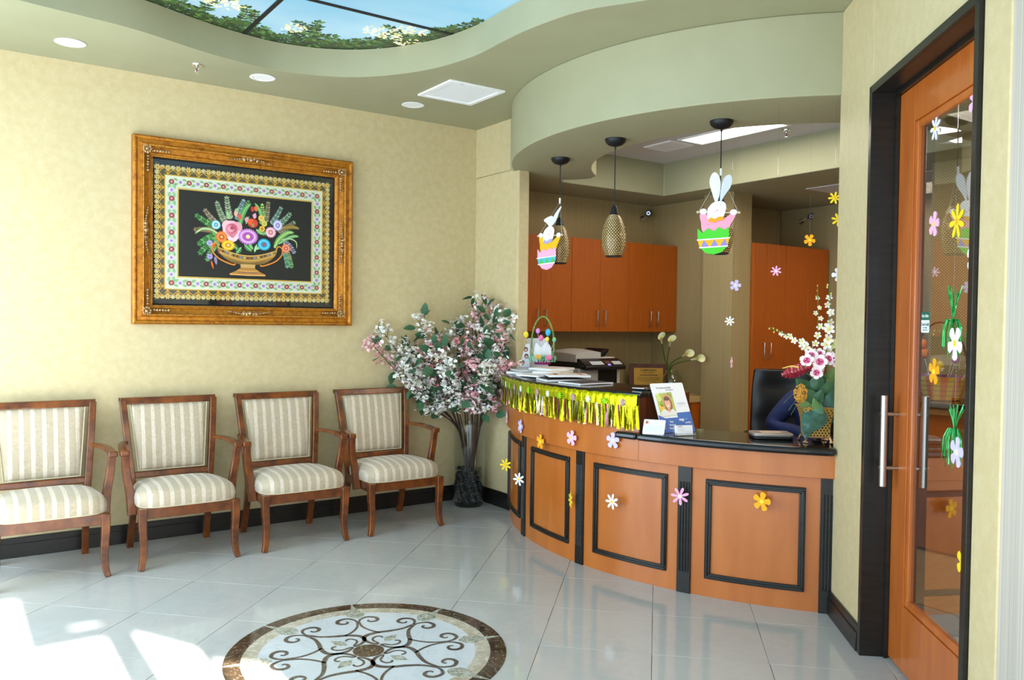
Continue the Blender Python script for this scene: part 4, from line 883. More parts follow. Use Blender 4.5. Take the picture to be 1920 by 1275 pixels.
# ---------------------------------------------------------------- hanging foam bunnies (flat painted craft pieces)
def bunny(loc, rz, sc, lab, coat, egg, z1, z2, bow, ears, hang=None):
    t = thing('hanging_bunny', lab, 'decoration', loc, rz, 'bunny decorations hanging from the pendants')
    def pc(nm, pts, col, y, th=.004, par=t, mt=None):
        b = MB(); b.col = lin(col); b.prism([(x*sc, z*sc) for x, z in pts], y-th, y, 'y'); return b.build(nm, M['paint'], par, smooth=False)
    el = lambda cx, cz, rx, rz_, n=24: [(cx+rx*cos(2*pi*k/n), cz+rz_*sin(2*pi*k/n)) for k in range(n)]
    if ears == 'up':
        pc('ear', catmull([(-.012, .05), (-.032, .10), (-.045, .155), (-.030, .195), (-.008, .192), (.008, .15), (.004, .09)], 5), '#dfe3ea', -.004); pc('ear', catmull([(.008, .05), (.008, .10), (.022, .165), (.048, .185), (.062, .165), (.055, .125), (.028, .085)], 5), '#c9d0da', -.006)
    else:
        pc('ear', catmull([(.0, .05), (-.022, .075), (-.052, .098), (-.02, .115), (.02, .118), (.03, .085)], 4), '#dfe3ea', -.004); pc('ear', catmull([(.01, .06), (.03, .115), (.06, .15), (.092, .172), (.072, .135), (.045, .085)], 4), '#d4dae2', -.006)
    h = pc('head', catmull([(-.052, -.012), (-.050, .022), (-.022, .052), (.018, .056), (.036, .035), (.030, -.005), (.012, -.030), (-.045, -.030)], 5), '#e6e9ee', -.008)
    for ex in (-.006, .010):
        b = MB(); b.col = lin('#20242a'); b.M = Matrix.Translation((ex*sc, -.0125, .038*sc)); b.ell((0, 0, 0), (.0018, .001, .002), 6, 4); b.build('eye', M['paint'], h)
    pc('nose', el(-.006, .012, .006, .004, 8), '#f0a0b4', -.0121, .001, h); 
    for ex in (-.018, .010): pc('cheek', el(ex, .002, .005, .003, 8), '#f2b8c4', -.0121, .001, h)
    pc('arms', catmull([(-.088, -.005), (-.060, -.002), (-.045, -.022), (0, -.030), (.030, -.025), (.062, -.005), (.082, -.012), (.060, -.055), (.045, -.085), (0, -.095), (-.070, -.095), (-.082, -.045)], 3), coat, -.002, .006)
    for ex, ez in ((-.072, .008), (.072, .002)): pc('paw', el(ex, ez, .017, .014, 16), '#e8eaee', -.008)
    b = MB(); b.tube([(-.098*sc, -.006, .006*sc), (.098*sc, -.006, 0)], .003*sc, 8)
    for e in (-.098, .098): b.ell((e*sc, -.006, (.006 if e < 0 else 0)*sc), (.007*sc,)*3, 8, 6)
    b.build('wooden_dowel', mat('pale_wood', '#d8c09a', .6), t)
    top_ = [(-.098+.142*i/6, -.078-(.020 if i % 2 else 0)+.006*i/6*2) for i in range(7)]
    pc('egg', [(-.098, -.072), (-.078, -.095), (-.052, -.075), (-.025, -.090), (0, -.068), (.025, -.085), (.052, -.062)]+[(.052-.004*i-.0016*i*i, -.10-.0145*i) for i in range(1, 7)]+el(-.022, -.16, .055, .04)[13:24][::-1]+[(-.094, -.125)] if False else
       [(-.098, -.075), (-.074, -.097), (-.050, -.075), (-.020, -.090), (.002, -.070), (.030, -.083), (.050, -.068), (.053, -.105), (.050, -.140), (.040, -.168), (.018, -.192), (-.020, -.204), (-.058, -.195), (-.084, -.170), (-.096, -.135)], egg, -.008, .005)
    bn = [(-.097, -.132), (.055, -.122), (.046, -.162), (-.086, -.170)]
    bd2 = pc('egg_band', bn, z1, -.0131, .0006)
    def lerp(k, v): l = (bn[0][0]+(bn[3][0]-bn[0][0])*v, bn[0][1]+(bn[3][1]-bn[0][1])*v); r = (bn[1][0]+(bn[2][0]-bn[1][0])*v, bn[1][1]+(bn[2][1]-bn[1][1])*v); return (l[0]+(r[0]-l[0])*k, l[1]+(r[1]-l[1])*k)
    for k in range(3): pc('triangle', [lerp((k+.15)/3, 1), lerp((k+1.05)/3 if k < 2 else 1, 1), lerp((k+.6)/3, .05)], z2, -.0138, .0005, bd2)
    for v in (0, 1):
        a, c = lerp(0, v), lerp(1, v); pc('white_cord', [(a[0]-.003, a[1]-.0028), (c[0]+.003, c[1]-.0028), (c[0]+.003, c[1]+.0028), (a[0]-.003, a[1]+.0028)], '#f0f0ee', -.0145, .002, bd2)
    pc('bow', [(-.048, -.040), (-.040, -.022), (-.015, -.030), (0, -.020), (.026, -.018), (.022, -.036), (-.008, -.040), (-.020, -.048)], bow, -.013, .003)
    hq = Matrix.Rotation(-rz, 3, 'Z') @ (Vector(hang)-Vector(loc)); b = MB(); b.tube([(-.095*sc, -.006, .006*sc), hq, (.095*sc, -.006, 0)], .0008, 5); b.tube([hq-Vector((0, 0, .012)), hq+Vector((0, 0, .028))], .0065, 6); b.build('hanging_string', M['paper'], t)
    return t
bunny((3.471, 4.513, 2.040), radians(-80), 1.14, 'hanging white bunny with drooping ears in a yellow coat on a pink egg', '#e8b416', '#f0a8c4', '#4fb0c8', '#52b83a', '#a8a0dc', 'down', (3.561, 4.530, 2.285))
bunny((3.545, 3.090, 2.0625), radians(-49), 1.13, 'hanging white bunny with upright ears in a pink coat on a bright green egg', '#f0a0b8', '#4cc834', '#e8b020', '#8f84d8', '#e8a01c', 'up', (3.611, 3.134, 2.295))
# ---------------------------------------------------------------- tall glass vase with blossom branches
VX, VY = 3.425, 5.465
vase = thing('glass_vase', 'tall clear glass cylinder vase on the floor in the room corner', 'vase', (VX, VY, 0))
b = MB(); b.lathe([(0, 0), (.118, 0), (.123, .006), (.125, .645), (.119, .645), (.118, .035), (.110, .028), (0, .028)], 48); b.build('glass_body', M['vase_glass'], vase, ang=50)
b = MB(); b.lathe([(0, .001), (.117, .001), (.121, .006), (.121, .026), (.112, .030), (0, .030)], 48); b.build('thick_base', M['glass'], vase, ang=50)
rnd = random.Random(3); pb = MB(); pb.ell((0, 0, 0), (.024, .018, .013), 10, 7)
p0 = None; n = 0
for layer in range(13):
    z = .043+layer*.020
    for k in range(16):
        r = .05*sqrt((k+.5)/5) if k < 5 else .093; a = rnd.uniform(0, 6.28) if k < 5 else 2*pi*(k-5)/11+layer*.5
        if layer > 10 and rnd.random() < .45: continue
        if p0 is None: o = p0 = pb.build('pebble', M['pebble']); tag(o, 'smooth black stone packed in the bottom of the tall glass vase', 'stone', 'black stones in the glass vase')
        else: o = p0.copy(); COL.objects.link(o)
        o.location = (VX+r*cos(a), VY+r*sin(a), z+rnd.uniform(-.002, .002)); o.rotation_euler = (rnd.uniform(-.9, .9), rnd.uniform(-.9, .9), rnd.uniform(0, 6.28)); s_ = rnd.uniform(.85, 1.15); o.scale = (s_, s_, s_)
# image-right and image-up directions at the vase give the spread of the bouquet seen in the photograph
rr_ = Vector((.8192, -.5736, 0)); ff_ = Vector((.5736, .8192, 0))
leafb = MB(); P = [(0, 0, 0), (.016, .020, .004), (.042, .029, .003), (.072, .018, -.006), (.092, 0, -.012), (.072, -.018, -.006), (.042, -.029, .003), (.016, -.020, .004), (.044, 0, -.006)]
leafb.add(P, [(0, 1, 8), (1, 2, 8), (2, 3, 8), (3, 4, 8), (4, 5, 8), (5, 6, 8), (6, 7, 8), (7, 0, 8)]); leaf_me = None
WHT = ['#f6f6f0', '#fbfaf6', '#eeeee4', '#e6e4d0']; PNK = ['#e6a4a8', '#f0b8ba', '#d8888e', '#f6d4d2']
def blossom(bb, c, r, cols):
    n = rnd.choice((4, 5)); M0 = Matrix.Rotation(rnd.uniform(0, 6.28), 3, 'Z') @ Matrix.Rotation(rnd.uniform(-1.3, 1.3), 3, 'X') @ Matrix.Rotation(rnd.uniform(0, 6.28), 3, 'Z'); c = Vector(c); col = lin(rnd.choice(cols)); bb.col = col
    for k in range(n):
        a = 2*pi*k/n; d = Vector((cos(a), sin(a), 0)); e = Vector((-sin(a), cos(a), 0))
        bb.add([c+M0 @ v for v in (Vector((0, 0, 0)), d*r*.6+e*r*.42+Vector((0, 0, r*.25)), d*r+Vector((0, 0, r*.15)), d*r*.6-e*r*.42+Vector((0, 0, r*.25)))], [(0, 1, 2, 3)])
def blossom_branch(lab, tip, mid, cols, nl, sprig):
    # tip = (image right m, depth m, height m)
    global leaf_me
    t = thing('blossom_branch', lab, 'branch', (VX, VY, 0), 0, 'blossom branches in the tall vase')
    w = lambda u, d, z: Vector((rr_.x*u+ff_.x*d, rr_.y*u+ff_.y*d, z))
    def clampd(q): return (q[0], min(q[1], (.13+.5736*q[0])/.8192, (.12-.8192*q[0])/.5736), q[2])
    tip = clampd(tip); mid = clampd(mid)
    bx, bd = rnd.uniform(-.02, .02), rnd.uniform(-.03, .03)
    lim = lambda v: max(-.085, min(.085, v))
    P = catmull([w(lim(bx), bd, .19), w(lim(tip[0]*.34+.01), lim(tip[1]*.30+.02), .60), w(mid[0], mid[1], mid[2]), w(*tip)], 7, False)
    b = MB(); b.tube(P, [.0062-.0038*i/(len(P)-1) for i in range(len(P))], 6)
    for i in range(4, len(P)-4, 2): p_ = Vector(P[i]); b.ell(p_+Vector((rnd.uniform(-.004, .004), rnd.uniform(-.004, .004), 0)), (.0045,)*3, 5, 4)
    # flowering top: sprigs along the last stretch
    bl = MB(); leaves = []
    for i in range(len(P)-9, len(P)):
        p_ = Vector(P[i]); dr = (Vector(P[min(i+1, len(P)-1)])-Vector(P[i-1])).normalized()
        for k in range(sprig):
            an = rnd.uniform(0, 6.28); o = dr.orthogonal().normalized(); o = (Matrix.Rotation(an, 3, dr) @ o); o = (o+dr*.9).normalized(); L = rnd.uniform(.05, .125)
            e = p_+o*L
            if e.dot(Vector((1, 0, 0))) > 3.585-VX-.0: e.x = 3.585-VX-.02
            if e.y > 5.66-VY: e.y = 5.66-VY-.02
            b.tube([p_, p_+o*L*.5+Vector((0, 0, .005)), e], .0013, 4)
            for q in range(rnd.randint(7, 11)):
                c = e-o*rnd.uniform(0, L*.45)+Vector([rnd.gauss(0, .016) for _ in range(3)]); c.x = min(c.x, 3.575-VX); c.y = min(c.y, 5.665-VY); blossom(bl, c, rnd.uniform(.012, .020), cols)
        if rnd.random() < .95: leaves.append((p_, dr))
    b.build('stem', M['stem'], t)
    o = bl.build('blossom', M['petal'], t, smooth=False, recalc=False); o['kind'] = 'stuff'
    rnd.shuffle(leaves)
    for (p_, dr) in (leaves+leaves)[:nl]:
        if leaf_me is None: lo = leafb.build('leaf', M['leaf'], t, ang=80, recalc=False); leaf_me = lo.data
        else: lo = bpy.data.objects.new('leaf', leaf_me); COL.objects.link(lo); lo.parent = t
        an = rnd.uniform(0, 6.28); o = Matrix.Rotation(an, 3, dr) @ dr.orthogonal().normalized(); pos = p_+(o+dr*.5)*rnd.uniform(.04, .10)
        pos.x = min(pos.x, 3.50-VX); pos.y = min(pos.y, 5.585-VY); fwd = (o+dr*rnd.uniform(-.2, .9)); fwd.x = min(fwd.x, .05); fwd.y = min(fwd.y, .10)
        lo.location = pos; lo.rotation_euler = fwd.to_track_quat('X', 'Z').to_euler(); lo.rotation_euler.rotate_axis('X', rnd.uniform(-1.2, 1.2)); s_ = rnd.uniform(.85, 1.2); lo.scale = (s_, s_, s_)
    return t
BR = [((-.74, -.05, 1.27), 'pink', 'long'), ((-.66, .02, 1.36), 'white', 'long'), ((-.52, -.10, 1.22), 'white', ''), ((-.40, .04, 1.43), 'white', ''), ((-.44, -.22, 1.08), 'white', ''),
      ((-.26, -.05, 1.30), 'pink', ''), ((-.22, -.28, 1.17), 'white', ''), ((-.12, .05, 1.40), 'white', ''), ((-.05, -.18, 1.24), 'pink', ''), ((.02, -.02, 1.50), 'pink', ''),
      ((-.50, -.30, 1.05), 'white', ''), ((-.16, -.34, 1.08), 'white', ''), ((.16, -.36, 1.10), 'white', ''), ((.09, .02, 1.58), 'mix', ''), ((.13, -.20, 1.32), 'mix', ''), ((.20, -.05, 1.52), 'mix', ''), ((.23, -.26, 1.20), 'white', ''), ((.30, -.14, 1.46), 'white', ''), ((.27, -.30, 1.33), 'pink', ''), ((.06, -.32, 1.10), 'pink', ''), ((-.34, -.16, 1.20), 'pink', ''), ((.31, -.34, 1.12), 'pink', '')]
nm = {'pink': 'pink', 'white': 'white', 'mix': 'white and pink'}
LB = ['reaching farthest left', 'second farthest left', 'leaning left above the last chair', 'rising upper left', 'leaning low to the left', 'in the middle left', 'low in the left middle', 'upright left of centre', 'in the very centre', 'tall near the top',
      'lowest left, hanging over the chair arm', 'low in the middle, facing the room', 'low right of the middle, facing the room', 'topmost of all, beside the wall corner', 'in the right middle', 'tall on the right', 'low on the right', 'farthest upper right beside the pillar edge', 'right middle over the counter edge', 'lowest in the centre', 'left middle below the white sprays', 'lowest right beside the counter end']
for (tip, c, q), lb in zip(BR, LB):
    cols = {'pink': PNK+PNK+WHT[:2], 'white': WHT, 'mix': WHT+WHT+PNK[:3]}[c]
    tip = (tip[0]*.97, tip[1], tip[2])
    blossom_branch('%s silk branch in the tall vase, %s' % (nm[c], lb), tip, (tip[0]*.52, tip[1]*.5, .62+.40*(tip[2]-.7)), cols, 10, 3)

# ---------------------------------------------------------------- paper flowers
def petal_outline(n, R, w, kind):
    out = []
    for k in range(n):
        a = 2*pi*k/n+pi/2; h = pi/n
        if kind == 'round':
            for t in range(7): 
                ph = -1+t/3.0; aa = a+ph*h*.92; rr = R*(.42+.58*sqrt(max(0, 1-abs(ph)**2.6))); out.append((rr*cos(aa), rr*sin(aa)))
        else:
            for (ph, rr) in ((-.98, .26), (-.62, .62), (-.40, .86), (0, 1), (.40, .86), (.62, .62), (.98, .26)): aa = a+ph*h*.92; out.append((R*rr*cos(aa), R*rr*sin(aa)))
    return out
FC = {'yellow': ('#f0d21c', '#f0a81c'), 'orange': ('#f2a614', '#f0e23a'), 'pink': ('#eba6c8', '#f2e6c8'), 'white': ('#e9e9f0', '#f0c41c'), 'lilac': ('#c9bcec', '#f0e8b0'), 'palepink': ('#efb4d0', '#f0d040')}
def paper_flower(loc, facing, R, n, kind, colr, lab, roll=0, thread=None, grp='paper flower decorations', tiltz=0):
    t = thing('paper_flower', lab, 'decoration', loc, 0, grp)
    f = Vector(facing).normalized(); Mx = Matrix(((-f.y, -f.x, 0), (f.x, -f.y, 0), (0, 0, 1)))     # X right, Y away from the viewer
    t.rotation_euler = (Mx @ Matrix.Rotation(roll, 3, 'Y')).to_euler()
    c1, c2 = FC[colr]; b = MB(); b.col = lin(c1); b.prism(petal_outline(n, R, 0, kind), 0, .0015, 'y'); b.build('petals', M['paint'], t, smooth=False)
    b = MB(); b.col = lin(c2); b.prism([(R*.2*cos(2*pi*k/10), R*.2*sin(2*pi*k/10)) for k in range(10)], -.0008, 0, 'y'); b.build('flower_centre', M['paint'], t, smooth=False)
    if thread:
        b = MB(); b.M = Matrix.Rotation(-roll, 4, 'Y'); b.tube([(0, .0005, R*.8), (0, .0005, thread-loc[2])], .0004, 4); b.build('thread', M['tape'], t, smooth=False)
    return t
def at(u, v, dist):      # world point seen at pixel (u,v) at a forward distance: used to stand things where they are
    return Vector((0, 0, 1.45))+(FW+RT*((u-960)/1539.7)-UP*((v-637.5)/1539.7))*dist
# ---------------------------------------------------------------- paper flowers: on the counter, on threads, on the door glass
def outw(a, yaw=0): return (cos(radians(a+yaw)), sin(radians(a+yaw)), 0)
G1_ = 'paper flowers on the counter front'
for (x, y, z), ang, kind, n, colr, R, yaw, roll, th, lab in [
    ((3.356, 4.853, .758), 152.3, 'round', 5, 'palepink', .047, 0, 0, 0, 'pink paper flower at the far left end of the curved wooden counter band'),
    ((3.190, 4.452, .748), 163.5, 'round', 5, 'lilac', .047, 0, .3, 0, 'pale lilac paper flower second from the left on the wooden counter band'),
    ((3.119, 4.134, .690), 172.1, 'round', 5, 'orange', .047, 0, .1, 0, 'orange paper flower at the lower edge of the counter band above the second panel'),
    ((3.098, 3.798, .757), -179.1, 'round', 5, 'palepink', .047, 0, .2, 0, 'pink paper flower on the counter band under the gold fringe'),
    ((3.129, 3.466, .781), -170.4, 'round', 5, 'lilac', .047, 0, 0, 0, 'lilac paper flower just left of the black stone ledge end'),
    ((3.315, 4.800, .424), 153.6, 'pointed', 7, 'yellow', .047, 55, .2, .70, 'yellow seven petal paper flower against the beige wall left of the counter'),
    ((3.205, 4.483, .385), 162.6, 'pointed', 7, 'white', .047, 38, .15, .70, 'white paper flower on a thread before the narrow leftmost counter panel'),
    ((3.108, 3.811, .382), -179.4, 'pointed', 7, 'yellow', .047, -25, 0, .70, 'yellow paper flower seen edge-on beside the second fluted pilaster'),
    ((3.126, 3.462, .435), -170.3, 'pointed', 7, 'white', .047, 0, .2, .80, 'white paper flower hanging before the middle counter panel'),
    ((3.240, 3.052, .528), -159.2, 'pointed', 7, 'pink', .050, 20, .35, .80, 'pink pointed paper flower over the fluted pilaster right of the middle panel'),
    ((3.437, 2.677, .547), -148.1, 'round', 5, 'orange', .049, -20, .2, .80, 'golden yellow paper flower hanging before the right counter panel')]:
    paper_flower((x, y, z), outw(ang, yaw), R, n, kind, colr, lab, roll, th or None, G1_)
G2_ = 'paper flowers hanging in the counter opening'
for (u, v), dist, kind, n, colr, R, yaw, roll, lab in [
    ((1565, 371), 4.2, 'pointed', 7, 'yellow', .033, 0, .2, 'pale yellow paper flower, topmost in the opening by the right wall edge'),
    ((1572, 412), 4.2, 'pointed', 7, 'yellow', .036, 10, .5, 'yellow paper flower half hidden by the right wall edge'),
    ((1518, 450), 4.2, 'round', 5, 'orange', .031, 25, .5, 'small orange paper flower hanging before the brown hall wall'),
    ((1455, 508), 4.25, 'pointed', 7, 'pink', .028, 0, .1, 'small pink paper flower before the tall cupboards'),
    ((1573, 515), 4.2, 'round', 5, 'white', .036, 10, .9, 'white paper flower half hidden by the right wall edge'),
    ((1379, 535), 4.35, 'round', 5, 'lilac', .030, 15, .3, 'small lilac paper flower before the edge of the wallpapered pillar'),
    ((1368, 602), 4.35, 'pointed', 7, 'white', .027, 10, .1, 'small white paper flower before the wallpapered pillar under the lilac one'),
    ((1372, 680), 4.35, 'round', 5, 'palepink', .030, 78, 0, 'pink paper flower seen edge-on before the wallpapered pillar')]:
    p_ = at(u, v, dist); f = Vector((-p_.x, -p_.y, 0)); f.rotate(Matrix.Rotation(radians(yaw), 3, 'Z')); paper_flower(p_, f, R, n, kind, colr, lab, roll, ZS, G2_)
G3_ = 'paper flowers on the door glass'
fD = tuple((-DN.x, -DN.y, 0))
for (s_, z), kind, n, colr, R, roll, lab in [
    ((.892, 2.221), 'pointed', 7, 'white', .050, .2, 'white paper flower near the top of the door glass'), ((.900, 1.848), 'round', 5, 'palepink', .050, .25, 'pink five petal paper flower on the upper door glass'),
    ((1.111, 1.833), 'pointed', 7, 'yellow', .066, .1, 'large yellow paper flower over the mirrored pendant on the door glass'), ((1.236, 2.234), 'round', 5, 'palepink', .050, .5, 'pink paper flower at the top right edge of the door glass'),
    ((1.254, 1.690), 'round', 5, 'white', .052, .2, 'white paper flower cut by the right edge of the door glass'), ((.936, 1.276), 'round', 5, 'orange', .052, .1, 'golden five petal paper flower at handle height on the door glass'), ((1.232, .617), 'round', 5, 'yellow', .050, .3, 'yellow paper flower low at the right edge of the door glass')]:
    q = KP+DU*s_+DN*.117; paper_flower((q.x, q.y, z), fD, R, n, kind, colr, lab, roll, None, G3_)
# green tinsel hangings in front of the door glass
def tinsel(s_, ztop, zknot, zlow, lab, wide, flz, colr):
    q = KP+DU*s_+DN*.062; t = thing('tinsel_hanging', lab, 'decoration', (q.x, q.y, 0), 0, 'green tinsel hangings at the door')
    r = random.Random(int(ztop*100)); b = MB()
    def strip(P, w):
        P = [Vector(p) for p in P]; vs = []; tw = r.uniform(0, 3)
        for i, p in enumerate(P):
            a = tw+i*.25; d = Vector((cos(a), sin(a), 0))*w; vs += [p-d, p+d]
        b.add(vs, [(2*i, 2*i+1, 2*i+3, 2*i+2) for i in range(len(P)-1)])
    for k in range(26):
        a = r.uniform(0, 6.28); R = r.uniform(.01, .05)*wide; h = r.uniform(.8, 1)*(ztop-zknot)
        strip([(0, 0, zknot), (R*.35*cos(a), R*.35*sin(a), zknot+h*.5), (R*cos(a), R*sin(a), zknot+h)], .0022)
    for k in range(46):
        a = r.uniform(0, 6.28); R = r.uniform(.015, .07)*wide; h = r.uniform(.45, 1)*(zknot-zlow)
        strip([(0, 0, zknot), (R*.55*cos(a), R*.55*sin(a), zknot+.012), (R*.95*cos(a), R*.95*sin(a), zknot-h*.25), (R*cos(a), R*sin(a), zknot-h*.65), (R*1.02*cos(a), R*1.02*sin(a), zknot-h)], .0022)
    o = b.build('tinsel_strips', M['foil_green'], t, smooth=False, recalc=False); o['kind'] = 'stuff'; t.rotation_euler = (0, 0, atan2(DU.y, DU.x)); t.scale = (1, .62, 1)
    b = MB(); b.ell((0, 0, zknot), (.006, .006, .014), 8, 6); b.build('knot', M['foil_green'], t)
    b = MB(); b.tube([(0, 0, zknot), (0, 0, 2.4395 if ztop > 1.3 else 1.36)], .0006, 4); b.build('thread', M['tape'], t)
    p_ = q-DN*.045+DU*.13
    return p_
p_ = tinsel(1.240, 1.592, 1.465, 1.335, 'upper green tinsel burst hanging at the door glass above the basket', 1.0, 0, 0)
paper_flower((p_.x, p_.y, 1.395), fD, .058, 5, 'round', 'white', 'white paper flower hanging among the upper green tinsel', .6, None, 'flowers with the tinsel')
p_ = tinsel(1.275, 1.185, 1.085, .96, 'lower green tinsel burst hanging at the door glass', .95, 0, 0)
paper_flower((p_.x, p_.y, 1.035), fD, .052, 5, 'round', 'lilac', 'pale lilac paper flower with yellow middle among the lower green tinsel', .2, None, 'flowers with the tinsel')

# ---------------------------------------------------------------- foil fringe garland round the bar top
g = thing('fringe_garland', 'yellow green metallic fringe garland taped round the raised counter edge', 'garland', (0, 0, 0))
rnd = random.Random(8); RF = CR+.064
b = MB(); n = 150; vs = []
for i in range(n+1):
    a = 143.6+(194.0-143.6)*i/n
    for k, (z, dr) in enumerate(((1.052, -.002), (1.045, .004), (1.02, .006), (.985, .005))):
        x, y = pol(RF+dr+.0025*sin(i*1.7+k), a); vs.append((x, y, z+.002*sin(i*.9)))
b.add(vs, [(i*4+k, i*4+k+1, i*4+4+k+1, i*4+4+k) for i in range(n) for k in range(3)]); b.build('header_band', M['foil_yellow'], g, ang=60, recalc=False)
b = MB(); b.arc(CC, CR+.0385, CR+.0395, 144, 193.9, .868, 1.03); b.build('backing_strips', M['foil_gold'], g)
st_ = {k: MB() for k in ('foil_yellow', 'foil_gold', 'foil_pink', 'foil_white')}
for i in range(230):
    a = 143.8+(193.9-143.8)*i/229+rnd.uniform(-.1, .1); w = rnd.uniform(.10, .20); k = rnd.choices(list(st_), (5, 4, 1.3, 1.6))[0]; zb = .860+rnd.uniform(-.010, .008)
    if rnd.random() < .05: zb += .015
    tw = rnd.uniform(-.8, .8); bb = st_[k]; vs = []; sway = rnd.uniform(-.25, .25)
    for j in range(5):
        t = j/4; z = .99+(zb-.99)*t; r_ = RF+.004+.004*sin(t*3+i)+rnd.uniform(0, .002); a_ = a+sway*t
        x0, y0 = pol(r_-w*.02*tw, a_-w*cos(tw*t)); x1, y1 = pol(r_+w*.08*tw*t, a_+w*cos(tw*t)); vs += [(x0, y0, z), (x1, y1, z)]
    bb.add(vs, [(2*j, 2*j+1, 2*j+3, 2*j+2) for j in range(4)])
for k, bb in st_.items():
    o = bb.build('foil_strips', M[k], g, smooth=False, recalc=False); o['kind'] = 'stuff'; o['label'] = {'foil_yellow': 'bright yellow green strips', 'foil_gold': 'dark gold strips', 'foil_pink': 'pink strips', 'foil_white': 'pearly white strips'}[k]
for i in range(15):
    a = 145.5+i*3.3; x, y = pol(RF+.012, a); R = .023; c = ['#e8ece0', '#8cc81c', '#b58a9c'][i % 3]; b = MB(); b.col = lin(c)
    b.M = Matrix.Translation((x, y, 1.005)) @ Matrix.Rotation(radians(a+90), 4, 'Z'); b.prism(petal_outline(8, R, 0, 'pointed'), -.001, .0005, 'y'); fl = b.build('flower_cutout', M['paint'], g, smooth=False)
    fl['label'] = ['white cut-out flower', 'green cut-out flower', 'dusty pink cut-out flower'][i % 3]

# ---------------------------------------------------------------- things on the raised bar top
ZB = 1.0665
def magazine(lab, R, a, z, rz, w, d, th, cover, curl=.004, cover2=None):
    x, y = pol(R, a); t = thing('magazine', lab, 'magazine', (x, y, z), radians(a+rz), 'magazines on the raised counter')
    def top(u, v, o): return ((u-.5)*d, (v-.5)*w, o+curl*(sin(pi*u*1.0))*(1+.3*v))
    b = MB(); nu = 9
    vs = [top(i/(nu-1), v, h) for h in (0, th) for v in (0, 1) for i in range(nu)]
    fs = []
    for i in range(nu-1): fs += [(i, i+1, nu+i+1, nu+i), (2*nu+i, 3*nu+i, 3*nu+i+1, 2*nu+i+1), (i, 2*nu+i, 2*nu+i+1, i+1), (nu+i, nu+i+1, 3*nu+i+1, 3*nu+i)]
    fs += [(0, nu, 3*nu, 2*nu), (nu-1, 3*nu-1, 4*nu-1, 2*nu-1)]
    b.add([Vector(v) for v in vs], fs); b.build('pages', M['paper'], t, ang=40)
    for zz in (-.0006, th):
        b = MB(); b.col = lin(cover); b.add([top(i/(nu-1), v, zz) for v in (-.01, 1.01) for i in range(nu)]+[top(i/(nu-1), v, zz+.0009) for v in (-.01, 1.01) for i in range(nu)],
            [(i, i+1, nu+i+1, nu+i) for i in range(nu-1)]+[(2*nu+i, 3*nu+i, 3*nu+i+1, 2*nu+i+1) for i in range(nu-1)]+[(i, 2*nu+i, 2*nu+i+1, i+1) for i in range(nu-1)]+[(nu+i, nu+i+1, 3*nu+i+1, 3*nu+i) for i in range(nu-1)])
        if zz > 0 and cover2:
            b.col = lin(cover2); b.add([top(u, v, zz+.0013) for (u, v) in ((.15, .1), (.85, .1), (.85, .9), (.15, .9))], [(0, 1, 2, 3)]); 
        b.build('cover', M['print'], t, smooth=False, recalc=False)
    return t
MAG = [('grey covered magazine at the bottom of the left pile', 2.02, 152, 0, 20, .22, .28, .008, '#9aa0a4', .001, '#c9ccd0'), ('black covered magazine under the middle of the pile', 2.00, 170, 0, -8, .22, .28, .010, '#2a2e33', .001, None),
       ('dark magazine at the bottom right of the pile', 1.99, 177.5, 0, 4, .21, .27, .008, '#22272c', .001, '#555c62'), ('pale blue magazine fanned out on the left pile', 2.03, 153.5, .0095, 34, .21, .27, .007, '#b9c4cc', .003, '#8f6a5a'),
       ('white magazine fanned over the middle of the pile', 2.04, 163, .012, 26, .21, .27, .007, '#d9dde0', .004, '#c4b0a4'), ('grey blue magazine in the upper left of the fan', 2.00, 151, .0185, 12, .21, .27, .006, '#a8b2bc', .003, '#d8d4cc'),
       ('folded white newspaper magazine at the back of the pile', 1.93, 161, .024, 50, .20, .26, .009, '#e6e6e3', .001, None), ('glossy magazine with an orange food cover', 1.96, 170, .0215, -20, .21, .27, .009, '#d9cfc2', .001, '#b5622a'),
       ('white bound magazine under the easter basket', 1.90, 157, .0345, 35, .20, .26, .010, '#ecebe7', 0, '#d7b7ad')]
for lab, R, a, z, rz, w, d, th, c, cu, c2 in MAG: magazine(lab, R, a, ZB+z*1.3+.001, rz, w, d, th*1.3, c, cu*1.5, c2)
# photo cards
def card(name, lab, cat, x, y, z, phi, th, w, h, thick=.004, parts=None, foot=.05, base_col='#e4e6ea'):
    t = bpy.data.objects.new(name, None); COL.objects.link(t); tag(t, lab, cat)
    e = Vector((cos(radians(phi)), sin(radians(phi)), 0)); bk = Vector((-e.y, e.x, 0)); up = Vector((0, 0, cos(radians(th))))+bk*sin(radians(th)); nrm = e.cross(up)   # towards viewer
    m = Matrix.Identity(4)
    for i in range(3): m[i][0], m[i][1], m[i][2], m[i][3] = e[i], up[i], nrm[i], (x, y, z)[i]
    t.matrix_world = m       # local x right, y up the sheet, z to the viewer
    b = MB(); b.col = lin(base_col); b.prism(rrect(0, w, 0, h, min(.008, w*.1)), -thick, 0); b.build('panel', M['print'], t, smooth=False)
    if foot and th > 3:
        b = MB(); b.M = m.inverted(); q0 = Vector((x, y, z))+e*w*.3; top = q0+up*h*.55; b.col = lin('#c8ccd2')
        for s_ in (0, w*.4): a0 = q0+e*s_; b.add([a0+up*h*.5-nrm*.004, a0+up*h*.5+e*.01-nrm*.004, a0+bk*h*.42+e*.01, a0+bk*h*.42], [(0, 1, 2, 3)]); 
        b.build('easel_strut', M['print'], t, smooth=False)
    return t, m
def ink(t, pts, col, z=.0006, name='printed_area', par=None):
    b = MB(); b.col = lin(col); b.add([(p[0], p[1], z) for p in pts], [tuple(range(len(pts)))]); return b.build(name, M['print'], par or t, smooth=False, recalc=False)
